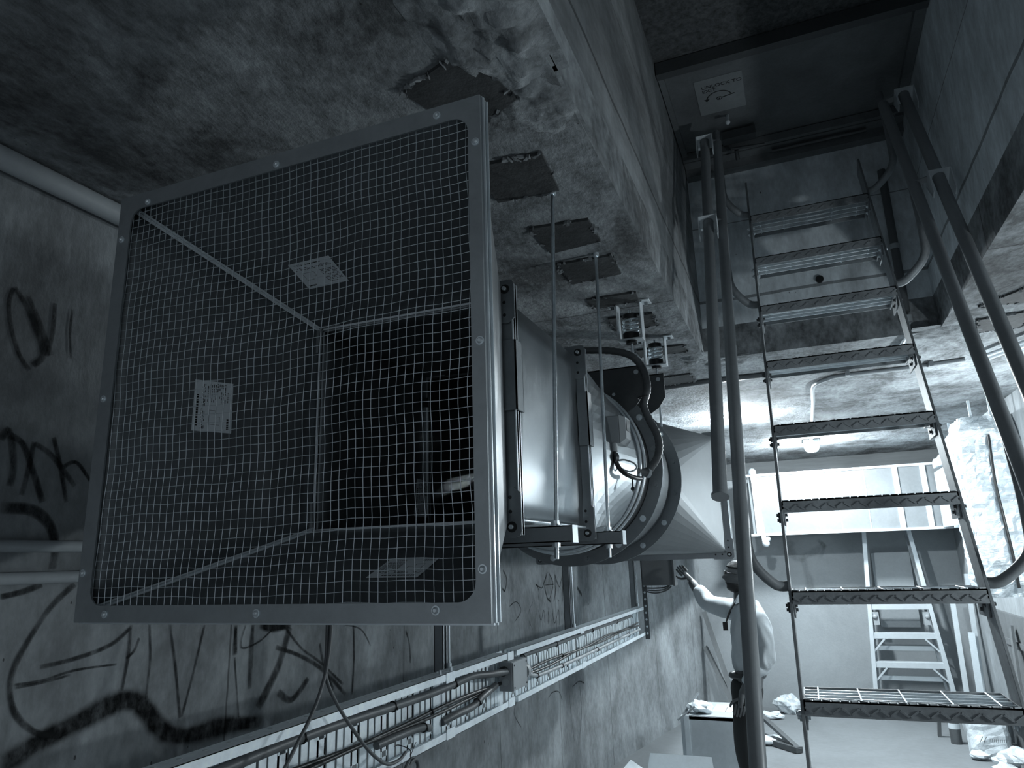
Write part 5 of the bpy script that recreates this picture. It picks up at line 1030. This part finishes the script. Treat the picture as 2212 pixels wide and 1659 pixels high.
def wrinkle(vs):
    out = []
    for v in vs:
        q = V((v.x * 16, v.y * 16, v.z * 7 + v.x * 9)); k = abs(mnoise.noise(q)); out.append(v + V((mnoise.noise(v * 11), mnoise.noise(v * 11 + V((5, 0, 0))), 0)) * .010 + (v - V((-.48, YP, v.z))).normalized() * (k - .2) * .030)
    return out
merge([skin_mesh('s', Sv, Se, Sr, 'shirt', per, 3)], 'shirt', 'shirt', per, wrinkle)
b = MB(); cN = V((-.490, YP, 1.535))
for s_, lift in ((-1, 0), (1, 0)): b.plate([cN + V((-.065, s_ * .01, -.035)), cN + V((-.02, s_ * .062, .012)), cN + V((.05, s_ * .055, .02)), cN + V((.045, s_ * .075, -.025)), cN + V((-.045, s_ * .085, -.055))], (0, s_, .3), .004)
b.build('collar', 'pale', per)
# trousers
Pv = [V((-.510, YP, .985)), V((-.515, YP, .92)), V((-.530, YP + .06, .84)), V((-.560, YP + .07, .48)), V((-.525, YP + .07, .12)), V((-.53, YP - .06, .84)), V((-.565, YP - .08, .47)), V((-.50, YP - .08, .12))]
Pe = [(0, 1), (1, 2), (2, 3), (3, 4), (1, 5), (5, 6), (6, 7)]
merge([skin_mesh('t', Pv, Pe, [(.128, .120), (.135, .130), .115, .085, .065, .115, .088, .065], 'pants', per)], 'trousers', 'pants', per)
bl = [(-.510 + .116 * math.cos(a), YP + .112 * math.sin(a), .975) for a in [i * math.pi / 14 for i in range(28)]]
MB().tube(bl, .019, 8, closed=True).build('belt', 'belt', per)
# hair, glasses, lanyard, shoes
vs, fs = headmesh(lambda x, y, z: z > .52 or (x > -.18 and z > .05) or (x > .22 and z > -.55), .010, .006); MB().add(vs, fs, None, True).build('hair', 'hair', per, solid=.004)
vs, fs = headmesh(lambda x, y, z: z < -.40 and x < .10 and not (abs(y) < .2 and z > -.62 and x < -.5), .004, .002); MB().add(vs, fs, None, True).build('beard', 'hair', per, solid=.003)
b = MB()
for s_ in (-1, 1):
    ring = [HC + HR @ V((-.104 + .10 * abs(s_ * .034 + .022 * math.cos(a)) ** 1.0 * .5, s_ * .034 + .024 * math.cos(a), .018 + .018 * math.sin(a))) for a in [i * math.pi / 8 for i in range(16)]]; b.tube(ring, .0022, 6, closed=True)
    b.tube([HC + HR @ V((-.098, s_ * .058, .026)), HC + HR @ V((-.06, s_ * .074, .024)), HC + HR @ V((.015, s_ * .082, .018))], .003, 6)
b.tube([HC + HR @ V((-.104, -.012, .022)), HC + HR @ V((-.104, .012, .022))], .0026, 6); b.build('glasses', 'black', per)
b = MB()
for s_ in (-1, 1): b.tube(spline([V((-.50, YP + s_ * .05, 1.53)), V((-.575, YP + s_ * .05 - .04, 1.44)), V((-.61, YP - .11, 1.36))], 6), .006, 6)
b.box((-.635, YP - .135, 1.30), (-.60, YP - .125, 1.36)); b.build('lanyard', 'black', per)
for s_, yy in ((1, .07), (-1, -.08)):
    b = MB(); xx = -.53 if s_ > 0 else -.50
    b.ball((xx - .07, YP + yy, .045), .11, None, 14, (1.25, .42, .42)); b.v = [(v[0], v[1], max(v[2], 0)) for v in b.v]; b.build('shoe', 'black', per)
